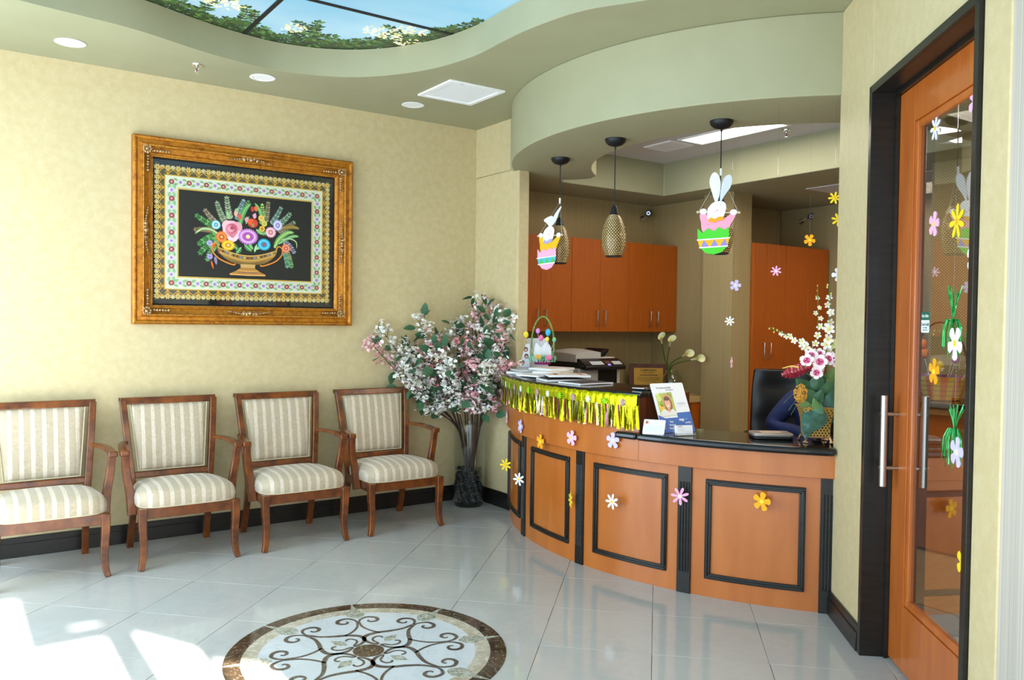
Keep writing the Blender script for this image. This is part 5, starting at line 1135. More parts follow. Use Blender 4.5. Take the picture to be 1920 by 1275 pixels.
el = lambda cx, cy, rx, ry, n=16: [(cx+rx*cos(2*pi*k/n), cy+ry*sin(2*pi*k/n)) for k in range(n)]
t, m = card('photo_card', 'folded card with small family portraits in front of the easter basket', 'photo card', *at(967, 689, 6.25), -36, 12, .105, .185)
for (x, y) in ((.035, .135), (.075, .14), (.03, .085), (.08, .088), (.05, .04)):
    ink(t, el(x, y, .017, .020), '#8f6f62', .0006, 'portrait'); ink(t, el(x, y+.004, .013, .014), '#3a2a26', .001, 'portrait'); ink(t, el(x, y-.003, .009, .011), '#d8a890', .0014, 'portrait')
t, m = card('tissue_card', 'white glossy folded card standing behind the easter basket', 'photo card', *at(988, 688, 6.38), -36, 5, .165, .225, base_col='#dfe6ee')
# easter basket with egg picks
bp = at(1017, 690, 6.2); bp.z = ZB+.0600
eb = thing('easter_basket', 'small green handled easter basket with glitter eggs on picks and pastel grass', 'basket', bp, radians(-40))
b = MB(); b.lathe([(0, 0), (.060, 0), (.075, .035), (.072, .035), (.058, .004), (0, .004)], 24); b.build('basket_bowl', mat('magenta_wicker', '#a02a6a', .6, bmp=.4, bsc=200), eb)
b = MB(); b.tube([(-.072, 0, .03)]+[(-.085*cos(pi*i/14)*(1+.06*sin(pi*i/14)), 0, .12+.24*sin(pi*i/14)) for i in range(15)]+[(.072, 0, .03)], .0065, 8); b.build('basket_handle', mat('green_wrapped_handle', '#7f9a4a', .5, col2='#5d8038', sc=60), eb)
b = MB(); r = random.Random(5)
for k in range(420):
    a = r.uniform(0, 6.28); R = r.uniform(.02, .10); h = r.uniform(.02, .055); w = .0016; c = ['#8fc9a0', '#5fae7c', '#c8e6c0', '#b8dcd8', '#3f8f5c'][k % 5]; b.col = lin(c); x, y = R*cos(a), R*sin(a); dx, dy = r.uniform(-.02, .02), r.uniform(-.02, .02)
    b.add([(x-w, y, .02), (x+w, y, .02), (x+dx+w, y+dy, .02+h), (x+dx-w, y+dy, .02+h)], [(0, 1, 2, 3)])
o = b.build('paper_grass', M['print'], eb, smooth=False, recalc=False); o['kind'] = 'stuff'
for (x, z, c, lb) in ((-.028, .058, '#e8a830', 'orange flower'), (.052, .055, '#ec6fa8', 'pink flower')):
    b = MB(); b.M = Matrix.Translation((x, -.085, z))
    for k in range(7): a = 2*pi*k/7; b.col = lin(c); b.ell((.016*cos(a), 0, .012*sin(a)), (.010, .006, .008), 8, 6)
    b.col = lin('#f4d060'); b.ell((0, -.006, 0), (.006, .005, .005), 8, 6); b.build('flower', M['paint'], eb, label=lb)
for (x, z, c, R, lb) in ((-.127, .222, '#f0d83a', .026, 'yellow egg'), (-.036, .252, '#d98fdc', .021, 'lilac egg'), (-.012, .200, '#ea6fa6', .024, 'pink egg'), (.040, .242, '#3fb4dc', .027, 'blue egg'), (.034, .190, '#f0dc4a', .020, 'small yellow egg'), (.087, .186, '#7cc08c', .020, 'green egg')):
    b = MB(); b.col = lin(c); b.ell((x, -.02, z), (R*.78, R*.78, R), 14, 10); e_ = b.build('egg', vcol('glitter_foam', .55), eb, label=lb)
    b = MB(); b.tube([(x, -.02, z-R*.9), (x*.35, -.01, .03)], .0012, 5); b.build('pick', M['paper'], e_)
b = MB(); b.prism(catmull([(-.06, .03), (-.065, .10), (-.05, .16), (-.01, .13), (.02, .165), (.06, .13), (.058, .03)], 4), .005, .012, 'y'); b.build('tissue_paper', M['paper'], eb)
# clipboard with silver clip at the bar end
x, y = pol(1.93, 191.6); cb_ = thing('clipboard', 'black clipboard with a silver clip hanging over the end of the raised counter', 'clipboard', (x, y, ZB+.001), radians(14))
boxes('board', M['black_plastic'], [(-.13, .10, -.055, .055, 0, .006)], cb_, bev=.002); boxes('clip', M['chrome'], [(-.145, -.10, -.04, .04, .006, .013)], cb_, bev=.003)

# ---------------------------------------------------------------- things on the lower ledge
ZL = .8428
t, m = card('brochure_display', 'tall white and blue brochure display with a smiling woman printed on it', 'display stand', 3.265, 3.209, ZL+.002, -5.9, 24.5, .234, .290, base_col='#e2e5ea')
Wd, Hd = .234, .290
ink(t, [(.0, .0), (Wd, .0), (Wd, .115), (.135, .112), (.135, .085), (.035, .083), (.0, .105)], '#1d5fae'); 
ink(t, [(.0, .0), (.045, 0), (.045, .083), (0, .104)], '#2f50b4', .0008)
ink(t, [(.018, .092), (.135, .098), (.135, .236), (.018, .228)], '#a9c04c', .0009, 'portrait_print')
for (x, y, rx, ry, c) in [(.035, .20, .016, .02, '#c8d878'), (.05, .17, .02, .018, '#7fa83a'), (.038, .145, .017, .02, '#e0b428'), (.11, .215, .02, .018, '#8a9a50'), (.028, .225, .012, .008, '#dfe8a0')]: ink(t, el(x, y, rx, ry), c, .0011, 'portrait_print')
ink(t, el(.088, .175, .036, .052, 20), '#c79a5c', .0013, 'portrait_print'); ink(t, el(.090, .165, .028, .048, 20), '#8a5a34', .0015, 'portrait_print')
ink(t, [(.02, .094), (.133, .099), (.134, .118), (.112, .136), (.095, .128), (.075, .126), (.05, .138), (.022, .118)], '#dcd9d6', .0017, 'portrait_print')
ink(t, [(.076, .12), (.096, .12), (.096, .145), (.076, .145)], '#cf9474', .0018, 'portrait_print'); ink(t, el(.086, .168, .020, .029, 20), '#e0ac8c', .0019, 'portrait_print')
ink(t, el(.079, .174, .0028, .0014, 8), '#3a2a20', .0021, 'portrait_print'); ink(t, el(.093, .175, .0028, .0014, 8), '#3a2a20', .0021, 'portrait_print'); ink(t, el(.086, .153, .008, .003, 10), '#f4efe8', .0021, 'portrait_print'); ink(t, el(.086, .196, .020, .012, 14), '#5a3a26', .0020, 'portrait_print')
ink(t, el(.185, .165, .034, .008, 16), '#c4ccd6', .0009); ink(t, [(.145, .148), (.225, .149), (.225, .150), (.145, .149)], '#b0b8c4', .0009)
TL = lambda x, y: Matrix.Translation((x, y, .0009))
dg = mat('grey_lettering', '#4a5568', .5)
text('The Advanced Smile', .0125, TL(.085, .262), dg, t); text('Enhancement', .010, TL(.125, .249), dg, t)
text('nap', .026, TL(.156, .072), M['paper'], t, bold=True); text('on', .022, TL(.190, .074), mat('sky_blue_lettering', '#5fb0e8', .5), t, sx=.9); text('smile', .020, TL(.198, .053), M['paper'], t)
for k, w_ in enumerate(('Easy', 'Painless', 'Beautiful')): text(w_, .0145, TL(.082, .062-.019*k), M['paper'], t, bold=True)
# appointment card holder in front, white sheet folded
t, m = card('card_pad', 'white folded notice card with an orange logo at the left end of the ledge', 'card', 3.150, 3.252, ZL+.001, -54, 38, .118, .094, .003, base_col='#e3eaec', foot=0)
b = MB(); b.M = m.inverted(); e = Vector((cos(radians(-54)), sin(radians(-54)), 0)); bk = Vector((-e.y, e.x, 0)); o_ = Vector((3.150, 3.252, ZL+.001)); up_ = Vector((0, 0, cos(radians(37.8))))+bk*sin(radians(37.8)); b.col = lin('#cfd6da')
b.add([o_+up_*.094, o_+up_*.094+e*.118, o_+bk*.10+e*.118, o_+bk*.10], [(0, 1, 2, 3)]); b.build('back_leaf', M['print'], t, smooth=False)
ink(t, [(.010, .066), (.026, .066), (.026, .084), (.010, .084)], '#d9884a', name='logo'); ink(t, [(.014, .068), (.020, .068), (.020, .080), (.014, .080)], '#7a5a6a', .0009, name='logo')
for y in (.052, .040, .030, .020): ink(t, [(.012, y), (.108, y), (.108, y+.0014), (.012, y+.0014)], '#9fb0bc', name='printed_line')
# business cards in acrylic holder
x, y = 3.262, 3.098; hd = thing('card_holder', 'clear acrylic holder with a stack of white business cards before the brochure display', 'card holder', (x, y, ZL), radians(-18.6))
boxes('tray', M['acrylic'], [(-.006, .110, -.004, .045, 0, .004), (-.006, .110, .040, .043, 0, .05), (-.006, .110, -.006, -.003, 0, .014), (-.006, -.003, -.004, .04, 0, .014), (.107, .110, -.004, .04, 0, .014)], hd, smooth=False)
b = MB(); b.col = lin('#e2e2e4'); b.M = Matrix.Rotation(radians(-12), 4, 'X'); b.box(.004, .100, .010, .034, .006, .058); cs = b.build('card_stack', M['print'], hd, smooth=False)
b = MB(); b.M = Matrix.Rotation(radians(-12), 4, 'X'); b.col = lin('#a05a4a'); b.box(.012, .040, .0094, .0099, .050, .0535)
for k in range(5): b.col = lin('#9a9aa2'); b.box(.012 if k < 3 else .06, .05 if k < 3 else .092, .0094, .0099, .042-.007*k, .0428-.007*k)
b.build('card_printing', M['print'], cs, smooth=False)
# silver payment pad
pp = at(1462, 826, 4.62); pad_ = thing('signature_pad', 'silver and black rounded signature pad lying on the black ledge', 'device', (3.66, 2.80, ZL), radians(-38))
b = MB(); b.prism(rrect(-.105, .105, -.075, .075, .03), 0, .012); b.build('base', M['black_plastic'], pad_, bev=.004)
b = MB(); b.prism(rrect(-.108, .108, -.078, .078, .032), .012, .030); tp = b.build('shell', mat('silver_plastic', '#a8a39c', .3, .6), pad_, bev=.010, seg=4)
boxes('screen', mat('beige_screen', '#c9b4a0', .3), [(-.055, .055, -.035, .035, .029, .0305)], tp, bev=.002)
# black desk telephone / monitor back by the wall
mo_ = thing('desk_monitor', 'black monitor seen from behind between the flower pot and the wall', 'monitor', (3.97, 2.62, .842), radians(-48))
boxes('case', M['black_plastic'], [(-.12, .12, -.02, .03, .02, .24)], mo_, bev=.01, seg=3); boxes('foot', M['black_plastic'], [(-.07, .07, -.05, .05, 0, .012), (-.02, .02, -.01, .02, .01, .05)], mo_, bev=.004)
# ---------------------------------------------------------------- orchid pot on the ledge
PB = Vector((3.741, 2.585, ZL)); RR = Vector((.8192, -.5736, 0)); FF = Vector((.5736, .8192, 0))
pot = thing('flower_pot', 'square pierced gold metal flower pot on claw feet on the black ledge', 'flower pot', PB, radians(-40))
def potw(v): return .058+.003*v+.020*v**3
NZ = 12; b = MB(); vs = []
for i in range(NZ+1):
    v = i/NZ; w = potw(v); z = .030+.155*v; vs += [(-w, -w, z), (w, -w, z), (w, w, z), (-w, w, z)]
b.add(vs, [(i*4+k, i*4+(k+1) % 4, i*4+4+(k+1) % 4, i*4+4+k) for i in range(NZ) for k in range(4)]+[(0, 1, 2, 3), (NZ*4, NZ*4+1, NZ*4+2, NZ*4+3)])
pc_ = b.build('pot_body', mat('gold_metal', '#c09a48', .4, .35), pot, ang=30)
b = MB()
for side in range(4):
    Rm = Matrix.Rotation(side*pi/2, 4, 'Z'); b.M = Rm
    for i in range(11):
        v = (i+.7)/11.6; w = potw(v); z = .030+.155*v
        for k in range(7):
            x = (k-3+.5*(i % 2)-.25)*w*2/7.3; b.add([(x+.0046*cos(2*pi*q/8), -w-.0006-.001*0, z+.0046*sin(2*pi*q/8)) for q in range(8)], [tuple(range(8))])
o = b.build('pierced_holes', mat('dark_pierced_hole', '#2a1708', .8), pc_, smooth=False); o['kind'] = 'stuff'
b = MB(); w = potw(1)+.002; b.tube([(-w, -w, .185), (w, -w, .185), (w, w, .185), (-w, w, .185)], .004, 6, closed=True); b.build('rim', M['gilt'], pot); b = MB(); w = potw(0)+.003; b.tube([(-w, -w, .031), (w, -w, .031), (w, w, .031), (-w, w, .031)], .004, 6, closed=True); b.build('base_rim', M['gilt'], pot)
for sx in (-1, 1):
    for sy in (-1, 1):
        b = MB(); b.tube([(sx*.052, sy*.052, .034), (sx*.061, sy*.061, .020), (sx*.063, sy*.063, .008)], [.008, .006, .007], 7)
        for q in (-1, 0, 1): b.ell((sx*.064+q*.006*sy, sy*.064-q*.006*sx, .0055), (.006, .006, .0055), 7, 5)
        b.build('claw_foot', M['gilt'], pot)
def pp_(u, v, d=0): k = 361.; return PB+RR*((u-1530)/k)+FF*d+Vector((0, 0, (831-v)/k))
ctr = lambda d=0: pp_(1530, 772, d)
def plant(name, lab, cat, grp): t = thing(name, lab, cat, (0, 0, 0), 0, grp); return t
GP = 'artificial flowers in the gold pot'
rnd = random.Random(21)
def flower5(bb, c, n_, R, c1, c2, petals=5, w=.62, cup=.25):
    n_ = Vector(n_).normalized(); x = n_.orthogonal().normalized(); y = n_.cross(x); a0 = rnd.uniform(0, 6.28)
    for k in range(petals):
        a = a0+2*pi*k/petals; d = x*cos(a)+y*sin(a); e = n_.cross(d); P = [c, c+d*R*.4+e*R*w*.45+n_*R*cup*.5, c+d*R*.8+e*R*w*.5+n_*R*cup, c+d*R*1.02+n_*R*cup*.9, c+d*R*.8-e*R*w*.5+n_*R*cup, c+d*R*.4-e*R*w*.45+n_*R*cup*.5]
        m_ = c+d*R*.5+n_*R*cup*.35; bb.col = lin(c1); bb.add(P+[m_], [(1, 2, 6), (2, 3, 6), (3, 4, 6), (4, 5, 6)]); bb.col = lin(c2); bb.add(P+[m_], [(0, 1, 6), (5, 0, 6)])
cdir = Vector((-.81, -.57, .1))
def spray(lab, pts, nf, size, colr, col2, start=.3, ds=0.0):
    t = plant('orchid_spray', lab, 'flower', GP); P = catmull([pp_(*p) for p in pts], 8, False)
    b = MB(); b.tube(P, .0022, 6); b.build('stem', M['green_stem'], t)
    for k in range(nf):
        u = start+(1-start)*k/(nf-1) if nf > 1 else .9; i = min(int(u*(len(P)-1)), len(P)-1); s_ = size*(1.15-.65*u) if u > .6 else size
        c = Vector(P[i])+Vector([rnd.uniform(-.014, .014) for _ in range(3)]); b = MB()
        b.tube([P[i], c], .0012, 4); b.col = None
        if u > .86: b.col = lin('#c9c05a'); b.ell(c, (s_*.28, s_*.28, s_*.42), 8, 6)
        else: flower5(b, c+cdir*.006, cdir+Vector([rnd.uniform(-.5, .5) for _ in range(3)]), s_, colr, col2); b.col = lin('#d8b83a'); b.ell(c+cdir*.010, (s_*.14,)*3, 6, 5)
        for i_, cc in enumerate(b.c):
            if cc is None: b.c[i_] = lin('#6a7a34')
        b.build('orchid_bloom' if u <= .86 else 'bud', M['petal'], t, smooth=False, recalc=False)
spray('tallest white orchid spray rising straight from the gold pot', [(1528, 772), (1530, 700), (1531, 620), (1530, 570), (1529, 537)], 10, .020, '#e9e8de', '#d8d890', .42)
spray('white orchid spray beside the wall edge, right of the tallest one', [(1535, 772), (1545, 690), (1550, 630), (1553, 580), (1551, 538)], 13, .030, '#f0efea', '#dfe0b0', .38)
spray('white orchid spray arching out to the left over the leather chair', [(1527, 772), (1533, 690), (1515, 655), (1475, 632), (1440, 617)], 13, .026, '#f0eee4', '#e0dc9a', .45)
spray('green budded orchid spray curling near the wall edge', [(1538, 772), (1552, 690), (1562, 650), (1570, 645)], 5, .022, '#bcd08a', '#dfe8b0', .7)
# pink orchids
t = plant('orchid_spray', 'cluster of pink and white moth orchids at the top of the gold pot', 'flower', GP)
b = MB(); b.tube(catmull([pp_(1528, 772), pp_(1535, 720), pp_(1540, 690, -.03), pp_(1510, 672, -.05)], 6, False), .0028, 6); b.build('stem', M['green_stem'], t)
for (u, v, d, R) in ((1505, 678, -.05, .038), (1516, 668, -.03, .034), (1528, 680, -.06, .040), (1533, 666, -.02, .032), (1545, 674, -.05, .036), (1558, 675, -.06, .042), (1522, 700, -.06, .034), (1530, 695, -.04, .026)):
    c = pp_(u, v, d); b = MB(); flower5(b, c, cdir+Vector([rnd.uniform(-.4, .4) for _ in range(3)]), R, '#f3e2e6', '#dc7a9c', 5, .85, .15); flower5(b, c+cdir*.006, cdir, R*.42, '#c02e62', '#a01848', 3, .6, .5); b.build('orchid_bloom', M['petal'], t, smooth=False, recalc=False)
# red anthurium
t = plant('anthurium', 'dark red ruffled flower with a yellow spike leaning left over the chair', 'flower', GP)
b = MB(); b.tube(catmull([pp_(1528, 772), pp_(1525, 720, -.02), pp_(1505, 700, -.04)], 5, False), .003, 6); b.build('stem', M['green_stem'], t)
b = MB(); P0, P1 = pp_(1512, 690, -.05), pp_(1456, 705, -.07)
def ant(u, v): ax = P0.lerp(P1, u); w = .045*max(0, sin(pi*(.12+.86*u)))**.8+.004*sin(u*40); k = (v-.5)*2; return ax+Vector((0, 0, 1))*w*k*.75+FF*(.03*abs(k)-.02)+Vector((0, 0, .004*sin(u*55+k*3)))
b.grid(ant, 26, 9); b.build('spathe', mat('crimson_spathe', '#7c1626', .4, col2='#b03048', sc=60), t, recalc=False)
b = MB(); b.tube(catmull([pp_(1484, 690, -.09), pp_(1470, 688, -.10), pp_(1454, 692, -.10)], 5, False), [.005, .005, .005, .0048, .0045, .0042, .0038, .0034, .003, .0026, .002], 8); b.build('spadix', mat('yellow_spadix', '#e8c060', .5), t)
# yellow yarrow head
t = plant('yarrow', 'mustard yellow clustered flower head at the left of the gold pot', 'flower', GP)
b = MB(); b.tube([pp_(1526, 775), pp_(1508, 760, -.04), pp_(1493, 745, -.07)], .003, 6); b.build('stem', M['green_stem'], t)
b = MB(); c0 = pp_(1491, 738, -.08)
for k in range(230):
    a, r = rnd.uniform(0, 6.28), sqrt(rnd.random()); q = c0+RR*(r*.034*cos(a))+Vector((0, 0, r*.048*sin(a)))-FF*(.018*(1-r*r)); b.col = lin(rnd.choice(['#c0872c', '#a87020', '#d6a040'])); b.ell(q, (.0042, .0042, .0042), 5, 4)
o = b.build('florets', M['petal'], t); o['kind'] = 'stuff'
# big leaves
def bigleaf(par, base, tip, w, droop, mt):
    ax = tip-base; side = ax.cross(cdir).normalized()
    def f(u, v): k = 2*v-1; ww = w*(sin(pi*min(1, u**.62))**.8)*(1 if u < 1 else 0); return base+ax*u+side*k*ww+Vector((0, 0, -droop*u*u))-cdir*(.25*ww*abs(k))+cdir*(.0035*abs(sin(u*22+abs(k)*4))*(1-abs(k)))
    b = MB(); b.grid(f, 16, 9); return b.build('leaf', mt, par, recalc=False, ang=80)
t = plant('foliage_bunch', 'large dark green artificial leaves spreading over the gold pot', 'foliage', GP)
b = MB(); b.ell(pp_(1530, 775), (.055, .055, .03), 12, 8)
for (u, v, d) in ((1512, 800, -.09), (1556, 765, -.08), (1575, 748, -.02), (1524, 712, -.04), (1500, 715, -.03), (1545, 720, .02), (1515, 752, -.08), (1540, 745, -.05)): b.tube([pp_(1530, 775), pp_(u, v, d).lerp(pp_(1530, 775), .3)], .0025, 5)
b.build('stem_bundle', M['stem'], t)
for (u0, v0, d0, u1, v1, d1, w, dr, m_) in [(1528, 764, -.08, 1494, 812, -.12, .056, 0, 'leaf2'), (1505, 790, -.11, 1497, 822, -.11, .026, .0, 'leaf2'), (1537, 742, -.08, 1578, 768, -.10, .056, .0, 'leaf2'), (1530, 728, -.06, 1562, 748, -.06, .05, 0, 'leaf'), (1520, 722, -.02, 1550, 738, .0, .06, 0, 'leaf2'), (1510, 730, -.05, 1500, 760, -.07, .045, 0, 'leaf'), (1540, 748, -.03, 1589, 742, -.05, .034, .02, 'leaf2'),
        (1522, 735, -.03, 1530, 700, -.06, .034, 0, 'leaf'), (1520, 742, -.02, 1488, 712, -.03, .040, .0, 'leaf'), (1528, 745, 0, 1505, 722, .0, .045, .0, 'leaf'), (1535, 740, 0, 1566, 712, .0, .040, .0, 'leaf_edge'), (1545, 745, .02, 1572, 690, .05, .035, .0, 'leaf_edge'), (1520, 760, -.06, 1528, 730, -.10, .028, 0, 'leaf'),
        (1512, 768, -.07, 1488, 752, -.08, .022, 0, 'leaf_edge'), (1515, 755, -.07, 1530, 775, -.11, .026, .0, 'leaf'), (1540, 765, -.04, 1566, 795, -.06, .035, 0, 'leaf2'), (1524, 775, -.08, 1512, 745, -.10, .020, 0, 'leaf_edge'), (1548, 760, 0, 1570, 728, .03, .04, 0, 'leaf'), (1532, 735, .03, 1545, 700, .04, .03, 0, 'leaf'), (1522, 770, .03, 1535, 740, .05, .05, 0, 'leaf'), (1530, 775, .02, 1560, 760, .04, .05, 0, 'leaf2')]:
    bigleaf(t, pp_(u0, v0, d0), pp_(u1, v1, d1), w*1.12, dr*.5, M[m_])
for k in range(9):
    a = [(1466, 758), (1475, 772), (1570, 640), (1577, 480), (1560, 470), (1545, 500), (1480, 780), (1568, 560), (1574, 600)][k]; b = MB(); b.tube([pp_(1530, 770), pp_(a[0], a[1], -.03).lerp(pp_(1530, 700), .35), pp_(*a, -.03)] if k in (0, 1, 6) else [pp_(1530, 770), pp_(a[0]-8, a[1]+60), pp_(*a)], .0011, 4)
    if k in (0, 1, 6): b.build('grass_blade', M['leaf_edge'], t)

# ---------------------------------------------------------------- office behind the counter
# multifunction printer
pr = thing('printer', 'grey and black multifunction printer on the back desk under the cabinets', 'printer', (4.30, 5.16, .801))
G, K = M['white_plastic'], M['black_plastic']
boxes('lower_body', G, [(0, .46, .03, .50, 0, .275)], pr, bev=.012, seg=3)
b = MB(); b.prism([(0, .27), (.46, .27), (.46, .13), (.20, .13), (.20, .27)][:0] or [(.03, .265), (.50, .265), (.50, .315), (.03, .315), (-.02, .285)], .0, .46, 'x'); b.build('scanner_bed', K, pr, bev=.006)
boxes('paper_slot', K, [(.21, .415, .022, .05, .135, .258)], pr, bev=.002); boxes('output_tray', M['grey_plastic'], [(.20, .425, -.05, .10, .118, .133)], pr, bev=.004)
b = MB(); b.prism([(-.045, .255), (-.045, .285), (.055, .345), (.10, .345), (.10, .262)], .02, .455, 'x'); cp_ = b.build('control_panel', K, pr, bev=.005)
up2 = Vector((0, .1, .06)).normalized()
Mp = Matrix(((1, 0, 0, 0), (0, up2.y, -up2.z, -.043), (0, up2.z, up2.y, .2865), (0, 0, 0, 1)))
b = MB(); b.M = Mp
for i in range(3):
    for j in range(8): b.box(.10+j*.017, .112+j*.017, .022+i*.017, .034+i*.017, 0, .003)
for i in range(3):
    for j in range(6): b.box(.34+j*.016, .350+j*.016, .022+i*.017, .033+i*.017, 0, .003)
o = b.build('buttons', M['white'], cp_, smooth=False); o['kind'] = 'stuff'
b = MB(); b.M = Mp; b.box(.255, .315, .030, .072, 0, .004); b.build('display', mat('brown_display', '#5c463c', .15), cp_, bev=.001)
b = MB(); b.M = Mp; b.box(.270, .295, .010, .024, 0, .004); b.build('blue_button', emis('blue_light', '#8f86ff', 1.2), cp_)
boxes('rear_lid', G, [(.27, .455, .09, .50, .315, .355)], pr, bev=.012, seg=3)
b = MB()
def lid(u, v): x = .01+.27*u; y = .08+.42*v; return (x, y, .318+.105*(sin(pi*min(1, .12+.95*u*.5+.1))**.6)*(.82+.18*sin(pi*v))*(1 if .001 < u else .9))
b.grid(lid, 14, 12); n_ = len(b.v); b.grid(lambda u, v: (.01+.27*u, .08+.42*v, .316), 14, 12)
ring = [i for i in range(14)]+[j*14+13 for j in range(1, 12)]+[11*14+i for i in range(12, -1, -1)]+[j*14 for j in range(10, 0, -1)]
for k in range(len(ring)): a, c = ring[k], ring[(k+1) % len(ring)]; b.f.append((a, c, c+n_, a+n_)); b.c.append(None)
b.build('feeder_cover', G, pr, ang=50)
b = MB(); b.prism([(.275, .37), (.40, .425), (.41, .41), (.36, .355), (.28, .345)], .12, .40, 'y'); b.build('feeder_tray', K, pr, bev=.004)
# award plaque
t, m = card('award_plaque', 'dark wood award plaque with an engraved brass plate on the back desk', 'plaque', 5.346, 5.702, .802, -33.8, 5.5, .365, .262, .018, base_col='#3a2012', foot=0)
for ch_ in list(t.children): ch_.data.materials[0] = M['brown_wood']
b = MB(); b.prism([(.045, .03), (.32, .03), (.32, .222), (.045, .222)], 0, .002); b.build('brass_plate', mat('brass_plate', '#b8903a', .3, .5), t)
dkk = mat('engraved_dark', '#3a2a12', .6)
text('LUMINEERS', .024, Matrix.Translation((.183, .200, .0022)), dkk, t, sx=1.25, bold=True); text('BEST SMILES', .018, Matrix.Translation((.183, .177, .0022)), dkk, t, sx=1.2)
b = MB()
for k, (y, a, c) in enumerate(((.152, .10, .27), (.130, .08, .285), (.118, .075, .29), (.106, .09, .275), (.094, .11, .25))):
    b.box(a, c, y, y+(.006 if k == 0 else .0028), .002, .0026)
b.box(.10, .26, .048, .062, .002, .003); b.build('engraving', dkk, t, smooth=False)
# calla lilies in a round glass vase
cv = thing('bubble_vase', 'round clear glass vase standing on the back desk beside the plaque', 'vase', (5.53, 5.33, .801))
b = MB(); b.lathe([(0, 0), (.05, 0), (.095, .05), (.105, .10), (.085, .165), (.055, .195), (.062, .215), (.058, .215), (.050, .196), (.080, .163), (.099, .10), (.09, .054), (.048, .008), (0, .008)], 36); b.build('glass_body', M['vase_glass'], cv, ang=60)
for (u, v, dd, lb) in ((1241, 632, 0, 'leftmost and tallest'), (1256, 637, .02, 'second from the left'), (1281, 657, -.02, 'third, leaning right'), (1298, 664, 0, 'rightmost, bending lowest')):
    t = plant('calla_lily', 'white calla lily in the round glass vase, '+lb, 'flower', 'calla lilies in the round vase'); tip = at(u, v, 7.30+dd); bs = Vector((5.51, 5.31, .83)); mid = Vector((5.475, 5.35, 1.03)).lerp(tip, .25)
    P = catmull([bs, Vector((5.50, 5.32, .95)), mid, tip-Vector((0, 0, .05))+(tip-mid).normalized()*0], 8, False)
    b = MB(); b.tube(P, .0055, 7); b.build('stem', M['green_stem'], t)
    ax = (Vector(P[-1])-Vector(P[-4])).normalized()
    def cal(u_, v_): 
        a = 2*pi*u_; x = ax.orthogonal().normalized(); x = (RR-ax*RR.dot(ax)).normalized(); y = ax.cross(x); r = .007+.019*v_**1.8+.009*v_**6*(1+cos(a)); h = .10*v_+.022*v_**4*cos(a); return Vector(P[-1])+ax*(h-.01)+x*r*cos(a)+y*r*sin(a)
    b = MB(); b.grid(cal, 20, 10, True); b.build('spathe', mat('cream_calla', '#e8e2c0', .5, col2='#d8dc9c', sc=15), t, recalc=False)
    b = MB(); b.tube([P[-1], Vector(P[-1])+ax*.075], .0045, 7); b.build('spadix', mat('yellow_spadix2', '#d8b040', .6), t)
    b = MB(); 
# security cameras
def seccam(p_, lab, dr):
    t = thing('security_camera', lab, 'camera', p_); d = Vector(dr).normalized(); b = MB(); b.tube([(0, 0, 0), d*.02], .026, 14); b.build('mount', M['chrome'], t)
    b = MB(); b.tube([d*.02, d*.05+Vector((0, 0, -.004)), Vector((.03, -.07, .045))], .008, 8); b.build('arm', M['chrome'], t)
    q = Vector((.03, -.075, .05)); ax = Vector((-.75, -.6, -.12)).normalized(); b = MB(); b.tube([q-ax*.045, q+ax*.045], .031, 20); h_ = b.build('housing', M['black_plastic'], t, bev=.004)
    b = MB(); b.tube([q+ax*.044, q+ax*.048], [.020, .017], 18); b.build('lens', mat('lens_ring', '#b8b8c0', .15, .8), h_)
    b = MB(); b.tube([q+ax*.048, q+ax*.050], .011, 14); b.build('lens_glass', M['black_plastic'], h_)
p_ = at(1203, 405, (Vector((5.52, 5.83, 0)).dot(Vector((FW.x, FW.y, 0))))); seccam(Vector((5.585, 5.829, 2.455)), 'small black and chrome camera in the upper corner over the wall cabinets', (0, -1, 0))
seccam(Vector((6.955, 5.0, 2.46)), 'small black camera high on the brown wall above the tall cupboards', (-1, 0, 0))
# easter basket on the side counter, seen through the door
sb = thing('woven_basket', 'orange and yellow woven easter basket seen through the door glass', 'basket', (5.42, 2.82, .9705), radians(-60))
wv = [mat('orange_strip', '#e8781c', .55), mat('yellow_strip', '#e8c020', .55)]
for row in range(5):
    z = .004+row*.031; R = .125+.009*row
    for ring_ in (0, 1):
        b = MB()
        for k in range(24):
            if (k+row) % 2 != ring_: continue
            a0, a1 = 2*pi*k/24, 2*pi*(k+1)/24; o_ = .004
            vs = [(rr0*cos(a), rr0*sin(a), zz) for (zz, rr0) in ((z, R+o_), (z+.028, R+.008+o_)) for a in (a0, (a0+a1)/2, a1)]; b.add(vs, [(0, 1, 4, 3), (1, 2, 5, 4)])
        b.build('woven_band', wv[(ring_+row) % 2], sb, smooth=False, recalc=False)
b = MB(); b.lathe([(0, 0), (.122, 0), (.166, .155), (.160, .155), (.118, .004), (0, .004)], 32); b.build('inner_wall', mat('brown_strip', '#8a3a10', .6), sb)
b = MB(); b.tube([(-.165, 0, .10)]+[(-.165*cos(pi*i/16), 0, .15+.36*sin(pi*i/16)) for i in range(17)]+[(.165, 0, .10)], .006, 8); b.build('handle', M['brown_wood'], sb)
b = MB(); r = random.Random(2)
for k in range(260):
    a = r.uniform(0, 6.28); R = r.uniform(.12, .185); b.col = lin(['#a890d0', '#c0b0e0', '#8f7cc0'][k % 3]); x, y = R*cos(a), R*sin(a); b.add([(x, y, .14), (x+.004, y, .14), (x+r.uniform(-.03, .03), y+r.uniform(-.03, .03), .14+r.uniform(.0, .04))], [(0, 1, 2)])
o = b.build('lilac_grass', M['print'], sb, smooth=False, recalc=False); o['kind'] = 'stuff'
